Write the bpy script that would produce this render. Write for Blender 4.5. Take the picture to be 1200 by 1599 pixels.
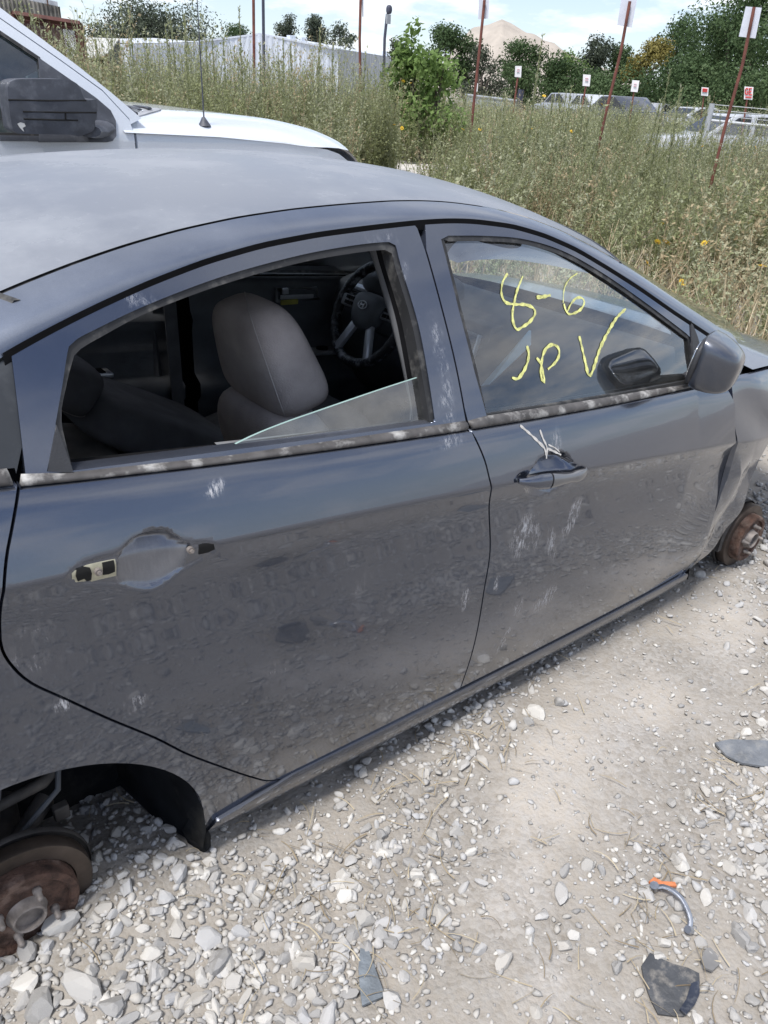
import bpy, bmesh, math, random
import numpy as np
from mathutils import Vector, Matrix
from mathutils.geometry import delaunay_2d_cdt
for o in list(bpy.data.objects): bpy.data.objects.remove(o)
SC = bpy.context.scene
COL = SC.collection
R = math.radians
rng = np.random.default_rng(7)
random.seed(7)

# ------------------------------------------------------------------ camera
FPX, PITCH, ROLL, YAW = 1208.32, 0.506323, -0.053868, 0.691842      # focal length in photo pixels (1200x1599)
CAM = np.array([-0.08445, -1.00833, 1.49597])
def cam_axes():
    f = np.array([math.sin(YAW)*math.cos(PITCH), math.cos(YAW)*math.cos(PITCH), -math.sin(PITCH)])
    r = np.array([math.cos(YAW), -math.sin(YAW), 0.0]); u = np.cross(r, f)
    c, s = math.cos(ROLL), math.sin(ROLL)
    return c*r - s*u, s*r + c*u, f
CR, CU, CF = cam_axes()
cd = bpy.data.cameras.new('camera'); cam = bpy.data.objects.new('camera', cd); COL.objects.link(cam)
cd.sensor_fit = 'VERTICAL'; cd.sensor_height = 24.0; cd.lens = 24.0*FPX/1599.0
cd.clip_start = 0.05; cd.clip_end = 2000
mw = Matrix.Identity(4)
for i in range(3):
    mw[i][0], mw[i][1], mw[i][2], mw[i][3] = CR[i], CU[i], -CF[i], CAM[i]
cam.matrix_world = mw
SC.camera = cam
SC.render.resolution_x = 768; SC.render.resolution_y = 1024

# ------------------------------------------------------------------ light
SUN_EL, SUN_AZ = R(64), R(-104)           # azimuth from +y towards +x
w = bpy.data.worlds.new('World'); SC.world = w; w.use_nodes = True
nt = w.node_tree; nt.nodes.clear()
def wn(t, **k):
    n = nt.nodes.new(t)
    for a, b in k.items(): setattr(n, a, b)
    return n
sky = wn('ShaderNodeTexSky', sky_type='NISHITA', sun_disc=False, sun_elevation=SUN_EL, sun_rotation=SUN_AZ, air_density=1.0, dust_density=.4, ozone_density=1.0)
tc = wn('ShaderNodeTexCoord'); sp = wn('ShaderNodeSeparateXYZ'); nt.links.new(tc.outputs['Generated'], sp.inputs[0])
mx = wn('ShaderNodeMath', operation='MAXIMUM'); mx.inputs[1].default_value = 0.0; nt.links.new(sp.outputs[2], mx.inputs[0])
ad = wn('ShaderNodeMath', operation='ADD'); ad.inputs[1].default_value = 0.22; nt.links.new(mx.outputs[0], ad.inputs[0])
dv = wn('ShaderNodeVectorMath', operation='DIVIDE'); cb = wn('ShaderNodeCombineXYZ')
nt.links.new(sp.outputs[0], cb.inputs[0]); nt.links.new(sp.outputs[1], cb.inputs[1])
cb2 = wn('ShaderNodeCombineXYZ'); cb2.inputs[2].default_value = 1
nt.links.new(ad.outputs[0], cb2.inputs[0]); nt.links.new(ad.outputs[0], cb2.inputs[1])
nt.links.new(cb.outputs[0], dv.inputs[0]); nt.links.new(cb2.outputs[0], dv.inputs[1])
nz = wn('ShaderNodeTexNoise'); nz.inputs['Scale'].default_value = 1.7; nz.inputs['Detail'].default_value = 7; nz.inputs['Roughness'].default_value = .58
nt.links.new(dv.outputs[0], nz.inputs['Vector'])
rp = wn('ShaderNodeValToRGB'); rp.color_ramp.elements[0].position = .41; rp.color_ramp.elements[1].position = .62
nt.links.new(nz.outputs['Fac'], rp.inputs[0])
mixc = wn('ShaderNodeMix', data_type='RGBA'); mixc.inputs['B'].default_value = (10.0, 10.1, 10.3, 1)
cf = wn('ShaderNodeMath', operation='MULTIPLY_ADD'); cf.inputs[1].default_value = .80; cf.inputs[2].default_value = .10
hz1 = wn('ShaderNodeMath', operation='SUBTRACT'); hz1.inputs[0].default_value = 1.0; nt.links.new(mx.outputs[0], hz1.inputs[1])
hz2 = wn('ShaderNodeMath', operation='POWER'); hz2.inputs[1].default_value = 4.0; nt.links.new(hz1.outputs[0], hz2.inputs[0])
hz3 = wn('ShaderNodeMath', operation='MULTIPLY'); hz3.inputs[1].default_value = .50; nt.links.new(hz2.outputs[0], hz3.inputs[0])
hz4 = wn('ShaderNodeMath', operation='MAXIMUM'); nt.links.new(hz3.outputs[0], hz4.inputs[1])
nt.links.new(rp.outputs[0], cf.inputs[0]); nt.links.new(cf.outputs[0], hz4.inputs[0]); nt.links.new(hz4.outputs[0], mixc.inputs['Factor']); tintn = wn('ShaderNodeMix', data_type='RGBA', blend_type='MULTIPLY'); tintn.inputs['Factor'].default_value = 1; tintn.inputs['B'].default_value = (.66, .86, 1.12, 1); nt.links.new(sky.outputs[0], tintn.inputs['A']); nt.links.new(tintn.outputs['Result'], mixc.inputs['A'])
bg = wn('ShaderNodeBackground'); bg.inputs['Strength'].default_value = 0.076
nt.links.new(mixc.outputs['Result'], bg.inputs[0]); ow = wn('ShaderNodeOutputWorld'); nt.links.new(bg.outputs[0], ow.inputs[0])
sl = bpy.data.lights.new('sun', 'SUN'); sl.energy = 2.6; sl.angle = R(12); sl.color = (1, .965, .92)
sun = bpy.data.objects.new('sun', sl); COL.objects.link(sun)
sdir = Vector((math.sin(SUN_AZ)*math.cos(SUN_EL), math.cos(SUN_AZ)*math.cos(SUN_EL), math.sin(SUN_EL)))
sun.rotation_euler = sdir.to_track_quat('Z', 'Y').to_euler(); sun.location = (0, 0, 30)
SC.view_settings.view_transform = 'Standard'; SC.view_settings.look = 'None'
SC.view_settings.exposure = 0.80; SC.view_settings.gamma = 1

# ------------------------------------------------------------------ pixel helpers (a pixel gives a direction only)
def ray(px, py): return (px-600)/FPX*CR - (py-799.5)/FPX*CU + CF
def at_y(px, py, y): d = ray(px, py); return CAM + d*(y-CAM[1])/d[1]
def at_z(px, py, z=0.0): d = ray(px, py); return CAM + d*(z-CAM[2])/d[2]
def at_d(px, py, D): d = ray(px, py); return CAM + d*D/math.hypot(d[0], d[1])
def hit(pts, surf, it=40):
    out = []
    for px, py in pts:
        y = .08
        for _ in range(it):
            P = at_y(px, py, y); y = .6*y + .4*float(surf(np.array([P[0]]), np.array([P[2]]))[0])
        out.append(at_y(px, py, y))
    return np.array(out)
def hxz(pts, surf): h = hit(pts, surf); return [(a[0], a[2]) for a in h]

# ------------------------------------------------------------------ object helpers
def tag(o, label=None, cat=None, group=None, kind=None):
    if label: o['label'] = label
    if cat: o['category'] = cat
    if group: o['group'] = group
    if kind: o['kind'] = kind
    return o
def empty(name, loc, label=None, cat=None, group=None):
    o = bpy.data.objects.new(name, None); COL.objects.link(o); o.location = loc; o.empty_display_size = .1
    return tag(o, label, cat, group)
def top_of(o):
    m = Matrix.Identity(4)
    while o is not None: m = Matrix.Translation(o.location) @ m if True else m; o = o.parent
    return m
def link(name, me, m, parent=None):
    o = bpy.data.objects.new(name, me); COL.objects.link(o)
    if m is not None and not me.materials:
        me.materials.append(m)
    if parent is not None:
        o.parent = parent
        root = parent
        while root.parent is not None: root = root.parent
        if parent is root: o.matrix_parent_inverse = Matrix.Translation(-Vector(root.location)) if root.type == 'EMPTY' else Matrix.Identity(4)
    return o
def mesh(name, V, F, m, parent=None, smooth=False, normals=None, attrs=None):
    """V (n,3) world coordinates; F list of index tuples or int array of quads / triangles"""
    me = bpy.data.meshes.new(name)
    V = np.asarray(V, dtype=np.float32)
    if isinstance(F, np.ndarray):
        n, k = F.shape
        me.vertices.add(len(V)); me.vertices.foreach_set('co', V.ravel())
        me.loops.add(n*k); me.loops.foreach_set('vertex_index', F.astype(np.int32).ravel())
        me.polygons.add(n); me.polygons.foreach_set('loop_start', np.arange(0, n*k, k, dtype=np.int32))
        me.update(calc_edges=True)
    else:
        me.from_pydata([tuple(map(float, v)) for v in V], [], [tuple(int(i) for i in f) for f in F])
    if smooth: me.polygons.foreach_set('use_smooth', np.ones(len(me.polygons), dtype=bool))
    if attrs:
        for an, av in attrs.items():
            av = np.asarray(av, dtype=np.float32)
            a = me.attributes.new(an, 'FLOAT', 'POINT'); a.data.foreach_set('value', av)
    me.update()
    if normals is not None:
        me.polygons.foreach_set('use_smooth', np.ones(len(me.polygons), dtype=bool))
        me.normals_split_custom_set_from_vertices([tuple(map(float, n)) for n in normals])
    return link(name, me, m, parent)
class MB:
    """collects simple shapes for one mesh"""
    def __init__(s): s.v = []; s.f = []
    def add(s, V, F):
        o = len(s.v); s.v += [tuple(map(float, p)) for p in V]; s.f += [tuple(int(i)+o for i in f) for f in F]; return s
    def box(s, c, d, rot=None):
        c = np.array(c, float); h = np.array(d, float)/2
        P = np.array([[x, y, z] for x in (-1, 1) for y in (-1, 1) for z in (-1, 1)])*h
        if rot is not None: P = P @ np.array(rot).T
        return s.add(P+c, [(0, 1, 3, 2), (4, 6, 7, 5), (0, 4, 5, 1), (2, 3, 7, 6), (0, 2, 6, 4), (1, 5, 7, 3)])
    def tube(s, pts, rad, n=10, cap=True, flat=1.0, up=None):
        V, F = tube_geo(pts, rad, n, cap, flat, up); return s.add(V, F)
    def prism(s, poly, depth, M=None):
        """poly [(a,b)] extruded along c by depth; M maps (a,b,c) to world"""
        n = len(poly); P = [(a, b, 0) for a, b in poly]+[(a, b, depth) for a, b in poly]
        if M is not None: P = [M(*p) for p in P]
        F = [tuple(range(n))[::-1], tuple(range(n, 2*n))]+[(i, (i+1) % n, n+(i+1) % n, n+i) for i in range(n)]
        return s.add(P, F)
    def build(s, name, m, parent=None, smooth=False, bevel=0, sub=0, seg=2):
        o = mesh(name, np.array(s.v), s.f, m, parent, smooth)
        bm = bmesh.new(); bm.from_mesh(o.data); bmesh.ops.recalc_face_normals(bm, faces=bm.faces)
        if bevel: bmesh.ops.bevel(bm, geom=list(bm.edges), offset=bevel, segments=seg, affect='EDGES', profile=.5, clamp_overlap=True)
        bm.to_mesh(o.data); bm.free()
        if smooth: o.data.polygons.foreach_set('use_smooth', np.ones(len(o.data.polygons), dtype=bool)); o.data.set_sharp_from_angle(angle=R(40))
        if sub:
            md = o.modifiers.new('sub', 'SUBSURF'); md.levels = sub; md.render_levels = sub
        return o
def tube_geo(pts, rad, n=10, cap=True, flat=1.0, up=None):
    pts = np.array(pts, float); k = len(pts)
    rad = np.full(k, rad) if np.isscalar(rad) else np.array(rad, float)
    T = np.gradient(pts, axis=0); T /= np.linalg.norm(T, axis=1)[:, None]+1e-12
    ref = np.array(up if up is not None else ((0, 0, 1) if abs(T[0][2]) < .9 else (1, 0, 0)), float)
    V = []
    for i in range(k):
        a = np.cross(T[i], ref); a /= np.linalg.norm(a)+1e-12; b = np.cross(a, T[i])
        for j in range(n):
            t = 2*math.pi*j/n; V.append(pts[i]+rad[i]*(math.cos(t)*a+flat*math.sin(t)*b))
    F = [(i*n+j, i*n+(j+1) % n, (i+1)*n+(j+1) % n, (i+1)*n+j) for i in range(k-1) for j in range(n)]
    if cap: F += [tuple(range(n))[::-1], tuple((k-1)*n+j for j in range(n))]
    return np.array(V), F
def superq(c, r, e1=.5, e2=.5, nu=28, nv=16, fn=None):
    V = []; F = []
    sg = lambda a, e: math.copysign(abs(a)**e, a)
    for i in range(nv+1):
        p = -math.pi/2+math.pi*i/nv
        for j in range(nu):
            t = 2*math.pi*j/nu
            V.append((r[0]*sg(math.cos(p), e1)*sg(math.cos(t), e2), r[1]*sg(math.cos(p), e1)*sg(math.sin(t), e2), r[2]*sg(math.sin(p), e1)))
    V = np.array(V)
    if fn is not None: V = fn(V)
    F = [(i*nu+j, i*nu+(j+1) % nu, (i+1)*nu+(j+1) % nu, (i+1)*nu+j) for i in range(nv) for j in range(nu)]
    return V+np.array(c), F
def roty(a): c, s = math.cos(a), math.sin(a); return np.array([[c, 0, s], [0, 1, 0], [-s, 0, c]])
def rotz(a): c, s = math.cos(a), math.sin(a); return np.array([[c, -s, 0], [s, c, 0], [0, 0, 1]])
def copy_tree(o, parent=None):
    c = o.copy(); COL.objects.link(c)
    if parent is not None: c.parent = parent
    for ch in list(o.children): copy_tree(ch, c)
    return c

# ------------------------------------------------------------------ materials
def nodes(name):
    m = bpy.data.materials.new(name); m.use_nodes = True; t = m.node_tree
    return m, t, t.nodes['Principled BSDF']
def setp(b, **k):
    for a, v in k.items(): b.inputs[a.replace('_', ' ')].default_value = v
def noise(t, scale, detail=4, rough=.55, coord='Object', stretch=None):
    c = t.nodes.new('ShaderNodeTexCoord'); n = t.nodes.new('ShaderNodeTexNoise')
    n.inputs['Scale'].default_value = scale; n.inputs['Detail'].default_value = detail; n.inputs['Roughness'].default_value = rough
    if stretch:
        mp = t.nodes.new('ShaderNodeMapping'); mp.inputs['Scale'].default_value = stretch
        t.links.new(c.outputs[coord], mp.inputs[0]); t.links.new(mp.outputs[0], n.inputs['Vector'])
    else: t.links.new(c.outputs[coord], n.inputs['Vector'])
    return n
def ramp(t, src, p0, p1, c0=(0, 0, 0, 1), c1=(1, 1, 1, 1)):
    r = t.nodes.new('ShaderNodeValToRGB'); r.color_ramp.elements[0].position = p0; r.color_ramp.elements[1].position = p1
    r.color_ramp.elements[0].color = c0; r.color_ramp.elements[1].color = c1; t.links.new(src, r.inputs[0]); return r.outputs[0]
def mixcol(t, fac, a, b):
    m = t.nodes.new('ShaderNodeMix'); m.data_type = 'RGBA'
    for s, v in (('Factor', fac), ('A', a), ('B', b)):
        if isinstance(v, (tuple, float, int)): m.inputs[s].default_value = v if not isinstance(v, tuple) else (v+(1,))[:4]
        else: t.links.new(v, m.inputs[s])
    return m.outputs['Result']
def math_(t, op, a, b=None, clamp=False):
    m = t.nodes.new('ShaderNodeMath'); m.operation = op; m.use_clamp = clamp
    for i, v in enumerate((a, b)):
        if v is None: continue
        if isinstance(v, (int, float)): m.inputs[i].default_value = v
        else: t.links.new(v, m.inputs[i])
    return m.outputs[0]
def bump(t, b, src, strength=.3, dist=.01):
    n = t.nodes.new('ShaderNodeBump'); n.inputs['Strength'].default_value = strength; n.inputs['Distance'].default_value = dist
    t.links.new(src, n.inputs['Height']); t.links.new(n.outputs[0], b.inputs['Normal'])
def M(name, col, rough=.6, metal=0.0, var=.25, scale=12, bmp=0, bscale=80, coat=0, spec=.5, dust=None, dustamt=.4, dscale=6):
    m, t, b = nodes(name); setp(b, Roughness=rough, Metallic=metal, Coat_Weight=coat)
    b.inputs['Specular IOR Level'].default_value = spec
    n = noise(t, scale)
    c0 = tuple(c*(1-var) for c in col); c1 = tuple(min(1, c*(1+var)) for c in col)
    c = ramp(t, n.outputs['Fac'], .3, .7, c0+(1,), c1+(1,))
    if dust:
        d = noise(t, dscale, 8, .65); f = ramp(t, d.outputs['Fac'], .5, .7, (0, 0, 0, 1), (dustamt,)*3+(1,)); c = mixcol(t, f, c, dust)
        t.links.new(math_(t, 'MAXIMUM', math_(t, 'MULTIPLY', f, 1.0), rough), b.inputs['Roughness'])
    t.links.new(c, b.inputs['Base Color'])
    if bmp: bump(t, b, noise(t, bscale, 3).outputs['Fac'], bmp)
    return m
def leafmat(name, c0, c1, c2, trans=.25, dry=None):
    """foliage with a per-leaf random attribute 'tint'"""
    m, t, b = nodes(name)
    a = t.nodes.new('ShaderNodeAttribute'); a.attribute_name = 'tint'
    r = t.nodes.new('ShaderNodeValToRGB'); e = r.color_ramp.elements; e[0].position = 0; e[0].color = c0+(1,); e[1].position = 1; e[1].color = c2+(1,)
    k = e.new(.45); k.color = c1+(1,)
    if dry: e[-1].color = dry+(1,); k = e.new(.84); k.color = c2+(1,)
    t.links.new(a.outputs['Fac'], r.inputs[0])
    t.links.new(r.outputs[0], b.inputs['Base Color']); setp(b, Roughness=.65); b.inputs['Specular IOR Level'].default_value = .25
    tr = t.nodes.new('ShaderNodeBsdfTranslucent'); t.links.new(r.outputs[0], tr.inputs[0])
    ms = t.nodes.new('ShaderNodeMixShader'); ms.inputs[0].default_value = trans
    t.links.new(b.outputs[0], ms.inputs[1]); t.links.new(tr.outputs[0], ms.inputs[2]); t.links.new(ms.outputs[0], t.nodes['Material Output'].inputs[0])
    return m
def paintmat(name, col, dustcol=(.32, .31, .30), dust0=.04, rough=.30, metal=.9, scuffs=True, updust=.35):
    m, t, b = nodes(name)
    fl = noise(t, 900, 1); base = ramp(t, fl.outputs['Fac'], .3, .7, tuple(c*.85 for c in col)+(1,), tuple(c*1.15 for c in col)+(1,))
    # fine film of dust, more of it on faces that look up
    d1 = noise(t, 3.2, 9, .68, stretch=(1, 1, .45)); f1 = ramp(t, d1.outputs['Fac'], .42, .75, (0, 0, 0, 1), (.35,)*3+(1,))
    d2 = noise(t, 45, 6, .7); f2 = ramp(t, d2.outputs['Fac'], .60, .72, (0, 0, 0, 1), (.22,)*3+(1,))
    g = t.nodes.new('ShaderNodeNewGeometry'); s = t.nodes.new('ShaderNodeSeparateXYZ'); t.links.new(g.outputs['Normal'], s.inputs[0])
    up = math_(t, 'MULTIPLY', math_(t, 'POWER', math_(t, 'MAXIMUM', s.outputs[2], 0.0), 2.0), updust)
    f = math_(t, 'ADD', math_(t, 'ADD', f1, math_(t, 'MULTIPLY', f2, .5)), up)
    f = math_(t, 'ADD', math_(t, 'MULTIPLY', f, math_(t, 'ADD', dust0*2, up)), dust0*.5)
    if scuffs:
        a = t.nodes.new('ShaderNodeAttribute'); a.attribute_name = 'scuff'
        k = noise(t, 90, 6, .75, stretch=(1.7, 1, .42)); kk = ramp(t, k.outputs['Fac'], .45, .60)
        k2 = noise(t, 13, 5, .7); kk2 = ramp(t, k2.outputs['Fac'], .40, .54)
        fs = math_(t, 'MULTIPLY', math_(t, 'MULTIPLY', a.outputs['Fac'], kk), math_(t, 'MULTIPLY', kk2, .9))
    fa = t.nodes.new('ShaderNodeAttribute'); fa.attribute_name = 'film'; f = math_(t, 'MAXIMUM', f, math_(t, 'MULTIPLY', fa.outputs['Fac'], .34))
    f = math_(t, 'MINIMUM', f, .85)
    c = mixcol(t, f, base, dustcol)
    if scuffs: c = mixcol(t, fs, c, (.50, .50, .52)); f = math_(t, 'MAXIMUM', f, fs)
    t.links.new(c, b.inputs['Base Color'])
    t.links.new(math_(t, 'MULTIPLY_ADD', f, .6) if False else math_(t, 'ADD', math_(t, 'MULTIPLY', f, .6), rough), b.inputs['Roughness'])
    t.links.new(math_(t, 'MULTIPLY', math_(t, 'SUBTRACT', 1.0, f, True), metal), b.inputs['Metallic'])
    t.links.new(math_(t, 'SUBTRACT', 1.0, math_(t, 'MULTIPLY', f, 1.2), True), b.inputs['Coat Weight'])
    t.links.new(math_(t, 'ADD', math_(t, 'MULTIPLY', f, .4), .025), b.inputs['Coat Roughness']); setp(b, Coat_IOR=1.6)
    return m
def glassmat(name, tint=(.80, .88, .87), refl=1.0, dirt=.06, k_fr=2.0):
    m, t, b = nodes(name); t.nodes.remove(b)
    tr = t.nodes.new('ShaderNodeBsdfTransparent'); tr.inputs[0].default_value = tint+(1,)
    gl = t.nodes.new('ShaderNodeBsdfGlossy'); gl.inputs['Roughness'].default_value = .01; gl.inputs[0].default_value = (refl,)*3+(1,)
    fr = t.nodes.new('ShaderNodeFresnel'); fr.inputs['IOR'].default_value = 1.62
    ms = t.nodes.new('ShaderNodeMixShader'); t.links.new(math_(t, 'MULTIPLY', fr.outputs[0], k_fr, True), ms.inputs[0]); t.links.new(tr.outputs[0], ms.inputs[1]); t.links.new(gl.outputs[0], ms.inputs[2])
    df = t.nodes.new('ShaderNodeBsdfDiffuse'); df.inputs[0].default_value = (.55, .54, .52, 1)
    n = noise(t, 7, 8, .7); f = ramp(t, n.outputs['Fac'], .40, .75, (dirt*.3,)*3+(1,), (dirt*2,)*3+(1,))
    m2 = t.nodes.new('ShaderNodeMixShader'); t.links.new(f, m2.inputs[0]); t.links.new(ms.outputs[0], m2.inputs[1]); t.links.new(df.outputs[0], m2.inputs[2])
    t.links.new(m2.outputs[0], t.nodes['Material Output'].inputs[0])
    return m
# ------------------------------------------------------------------ car: side surface  y = S(x, z), right side of the car at y ~ 0, left side at y ~ WID
WID = 1.70
def lin(c, lo, hi):
    c = np.array(c); dc = np.polyder(c)
    def f(x):
        x = np.asarray(x, float); xc = np.clip(x, lo, hi)
        return np.polyval(c, xc) + np.polyval(dc, xc)*(x-xc)
    return f
z_belt = lin([.0162, -.1398, .9886], -.1, 2.1)
z_char = lin([-.017, -.0906, .8524], -.1, 2.2)
z_rock = lin([-.0285, .0428], 0, 2.2)
z_dbot = lin([-.0390, .1535], 0, 2.2)
_sx = np.array([-.9, -.6, -.3, -.1, .05, .155, .19, .224, .304, .401, .508, .622, .747, .883, .998, 1.092, 1.17, 1.291, 1.397, 1.507, 1.622, 1.749, 1.89, 2.053, 2.2, 2.4])
_sz = np.array([.905, .94, .985, 1.04, 1.095, 1.132, 1.144, 1.155, 1.178, 1.202, 1.223, 1.238, 1.246, 1.249, 1.250, 1.248, 1.242, 1.225, 1.199, 1.161, 1.109, 1.049, .977, .900, .832, .765])
def z_seam(x):
    x = np.asarray(x, float); return (np.interp(x-.03, _sx, _sz)+np.interp(x, _sx, _sz)*2+np.interp(x+.03, _sx, _sz))/4
def pchip(xk, yk, x):
    xk = np.array(xk, float); yk = np.array(yk, float); h = np.diff(xk); d = np.diff(yk)/h
    m = np.zeros_like(yk); m[0] = d[0]; m[-1] = d[-1]; m[1:-1] = (d[:-1]*h[1:]+d[1:]*h[:-1])/(h[1:]+h[:-1])
    i = np.clip(np.searchsorted(xk, x)-1, 0, len(h)-1); s = (x-xk[i])/h[i]
    return (2*s**3-3*s**2+1)*yk[i]+(s**3-2*s**2+s)*h[i]*m[i]+(-2*s**3+3*s**2)*yk[i+1]+(s**3-s**2)*h[i]*m[i+1]
def plan(x):
    x = np.asarray(x, float)
    b = .012*((x-1.1)/1.1)**2
    fx = np.clip((x-2.55)/.85, 0, .999); b = b + .80*(1-(1-fx**2.6)**(1/2.6))
    rx = np.clip((-x-.25)/.72, 0, .999); b = b + .80*(1-(1-rx**2.8)**(1/2.8))
    return b
def S_low(x, z):
    x = np.asarray(x, float); z = np.asarray(z, float)
    zr, zc, zb = z_dbot(x), z_char(x), z_belt(x)
    s = (z-zr)/(zc-zr)
    y1 = pchip([-.3, -.15, 0, .12, .3, .5, .68, .82, .92, 1.0], [.11, .075, .052, .034, .018, .0115, .0135, .0165, .0125, .0], np.clip(s, -.3, 1))
    v = (z-zc)/(zb-zc); hh = zb-zc
    y2 = pchip([0, .25, .6, .9, 1.0, 1.2], np.array([0, .20, .50, .80, .93, 1.25])*.40*.155, np.clip(v, 0, 1.3)) * (hh/.155)**.8
    # the feature line is a tight radius, not a knife edge
    w = np.clip(1-np.abs(z-zc)/.005, 0, 1)
    return np.where(z < zc, y1, y2) + .0007*w*w + plan(x)
def S_up(x, z):
    x = np.asarray(x, float); z = np.asarray(z, float)
    zb = z_belt(x); dz = np.maximum(z-zb, -.1)
    yb = .062*((zb-z_char(x))/.155)**.8 + .006
    return yb + .42*dz + .2*dz*np.abs(dz) + plan(np.clip(x, -.25, 2.55)) + .03*np.clip(x-1.5, 0, 2)**2 + .05*np.clip(.1-x, 0, 2)**2
def y_seam(x): return S_up(x, z_seam(x))
# roof, windscreen and rear screen share one crowned top surface  z = T(x, y)
_cx = [-.95, -.7, -.5, -.2, .05, .3, .6, .9, 1.2, 1.5, 1.75, 2.1, 2.4, 2.75]
_cz = [.955, .985, 1.05, 1.18, 1.262, 1.302, 1.322, 1.327, 1.312, 1.268, 1.20, 1.065, .945, .80]
def T(x, y):
    x = np.asarray(x, float); y = np.asarray(y, float)
    zs = z_seam(x); ys = y_seam(x); zc = np.maximum(pchip(_cx, _cz, x), zs+.01)
    yy = WID/2-np.abs(y-WID/2)
    q = np.clip((yy-ys)/(WID/2-ys), 0, 1); n = 1.75
    return zs+(zc-zs)*(1-(1-q)**n)**(1/n)

# ------------------------------------------------------------------ panel builder
def dens(poly, step, closed=True):
    out = []; n = len(poly)
    for i in range(n if closed else n-1):
        a = np.array(poly[i], float); b = np.array(poly[(i+1) % n], float); k = max(1, int(np.ceil(np.linalg.norm(b-a)/step)))
        for j in range(k): out.append(a+(b-a)*j/k)
    if not closed: out.append(np.array(poly[-1], float))
    return np.array(out)
def smooth_path(pts, step=.02, closed=False):
    P = np.array(pts, float); n = len(P); out = []
    for i in range(n if closed else n-1):
        p0, p1, p2, p3 = P[(i-1) % n] if closed or i > 0 else 2*P[0]-P[1], P[i], P[(i+1) % n], P[(i+2) % n] if closed or i < n-2 else 2*P[-1]-P[-2]
        k = max(1, int(np.linalg.norm(p2-p1)/step))
        for j in range(k):
            t = j/k; out.append(.5*((2*p1)+(-p0+p2)*t+(2*p0-5*p1+4*p2-p3)*t*t+(-p0+3*p1-3*p2+p3)*t**3))
    if not closed: out.append(P[-1])
    return [tuple(a) for a in out]
def inside(P, poly):
    x, y = P[:, 0], P[:, 1]; c = np.zeros(len(P), bool); q = np.asarray(poly)
    for i in range(len(q)):
        a, b = q[i], q[i-1]
        m = (a[1] > y) != (b[1] > y)
        with np.errstate(divide='ignore', invalid='ignore'):
            xi = (b[0]-a[0])*(y-a[1])/(b[1]-a[1]+1e-15)+a[0]
        c ^= m & (x < xi)
    return c
def pdist(P, poly):
    q = np.asarray(poly); a = q; b = np.roll(q, -1, 0); best = np.full(len(P), 9e9)
    for i in range(len(q)):
        ab = b[i]-a[i]; L = ab@ab+1e-15; t = np.clip(((P-a[i])@ab)/L, 0, 1); d = np.linalg.norm(P-(a[i]+t[:, None]*ab), axis=1); best = np.minimum(best, d)
    return best
SCUFFS = []      # (x, z, rx, rz, angle, strength) in the plane of the side, filled from pixels below
def scuff_at(x, z):
    s = np.zeros_like(x)
    for cx, cz, rx, rz, a, k in SCUFFS:
        dx, dz = x-cx, z-cz; u = (dx*math.cos(a)+dz*math.sin(a))/rx; v = (-dx*math.sin(a)+dz*math.cos(a))/rz
        s = np.maximum(s, 1.6*k*np.clip(1.25-(u*u+v*v), 0, 1))
    return s
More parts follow.
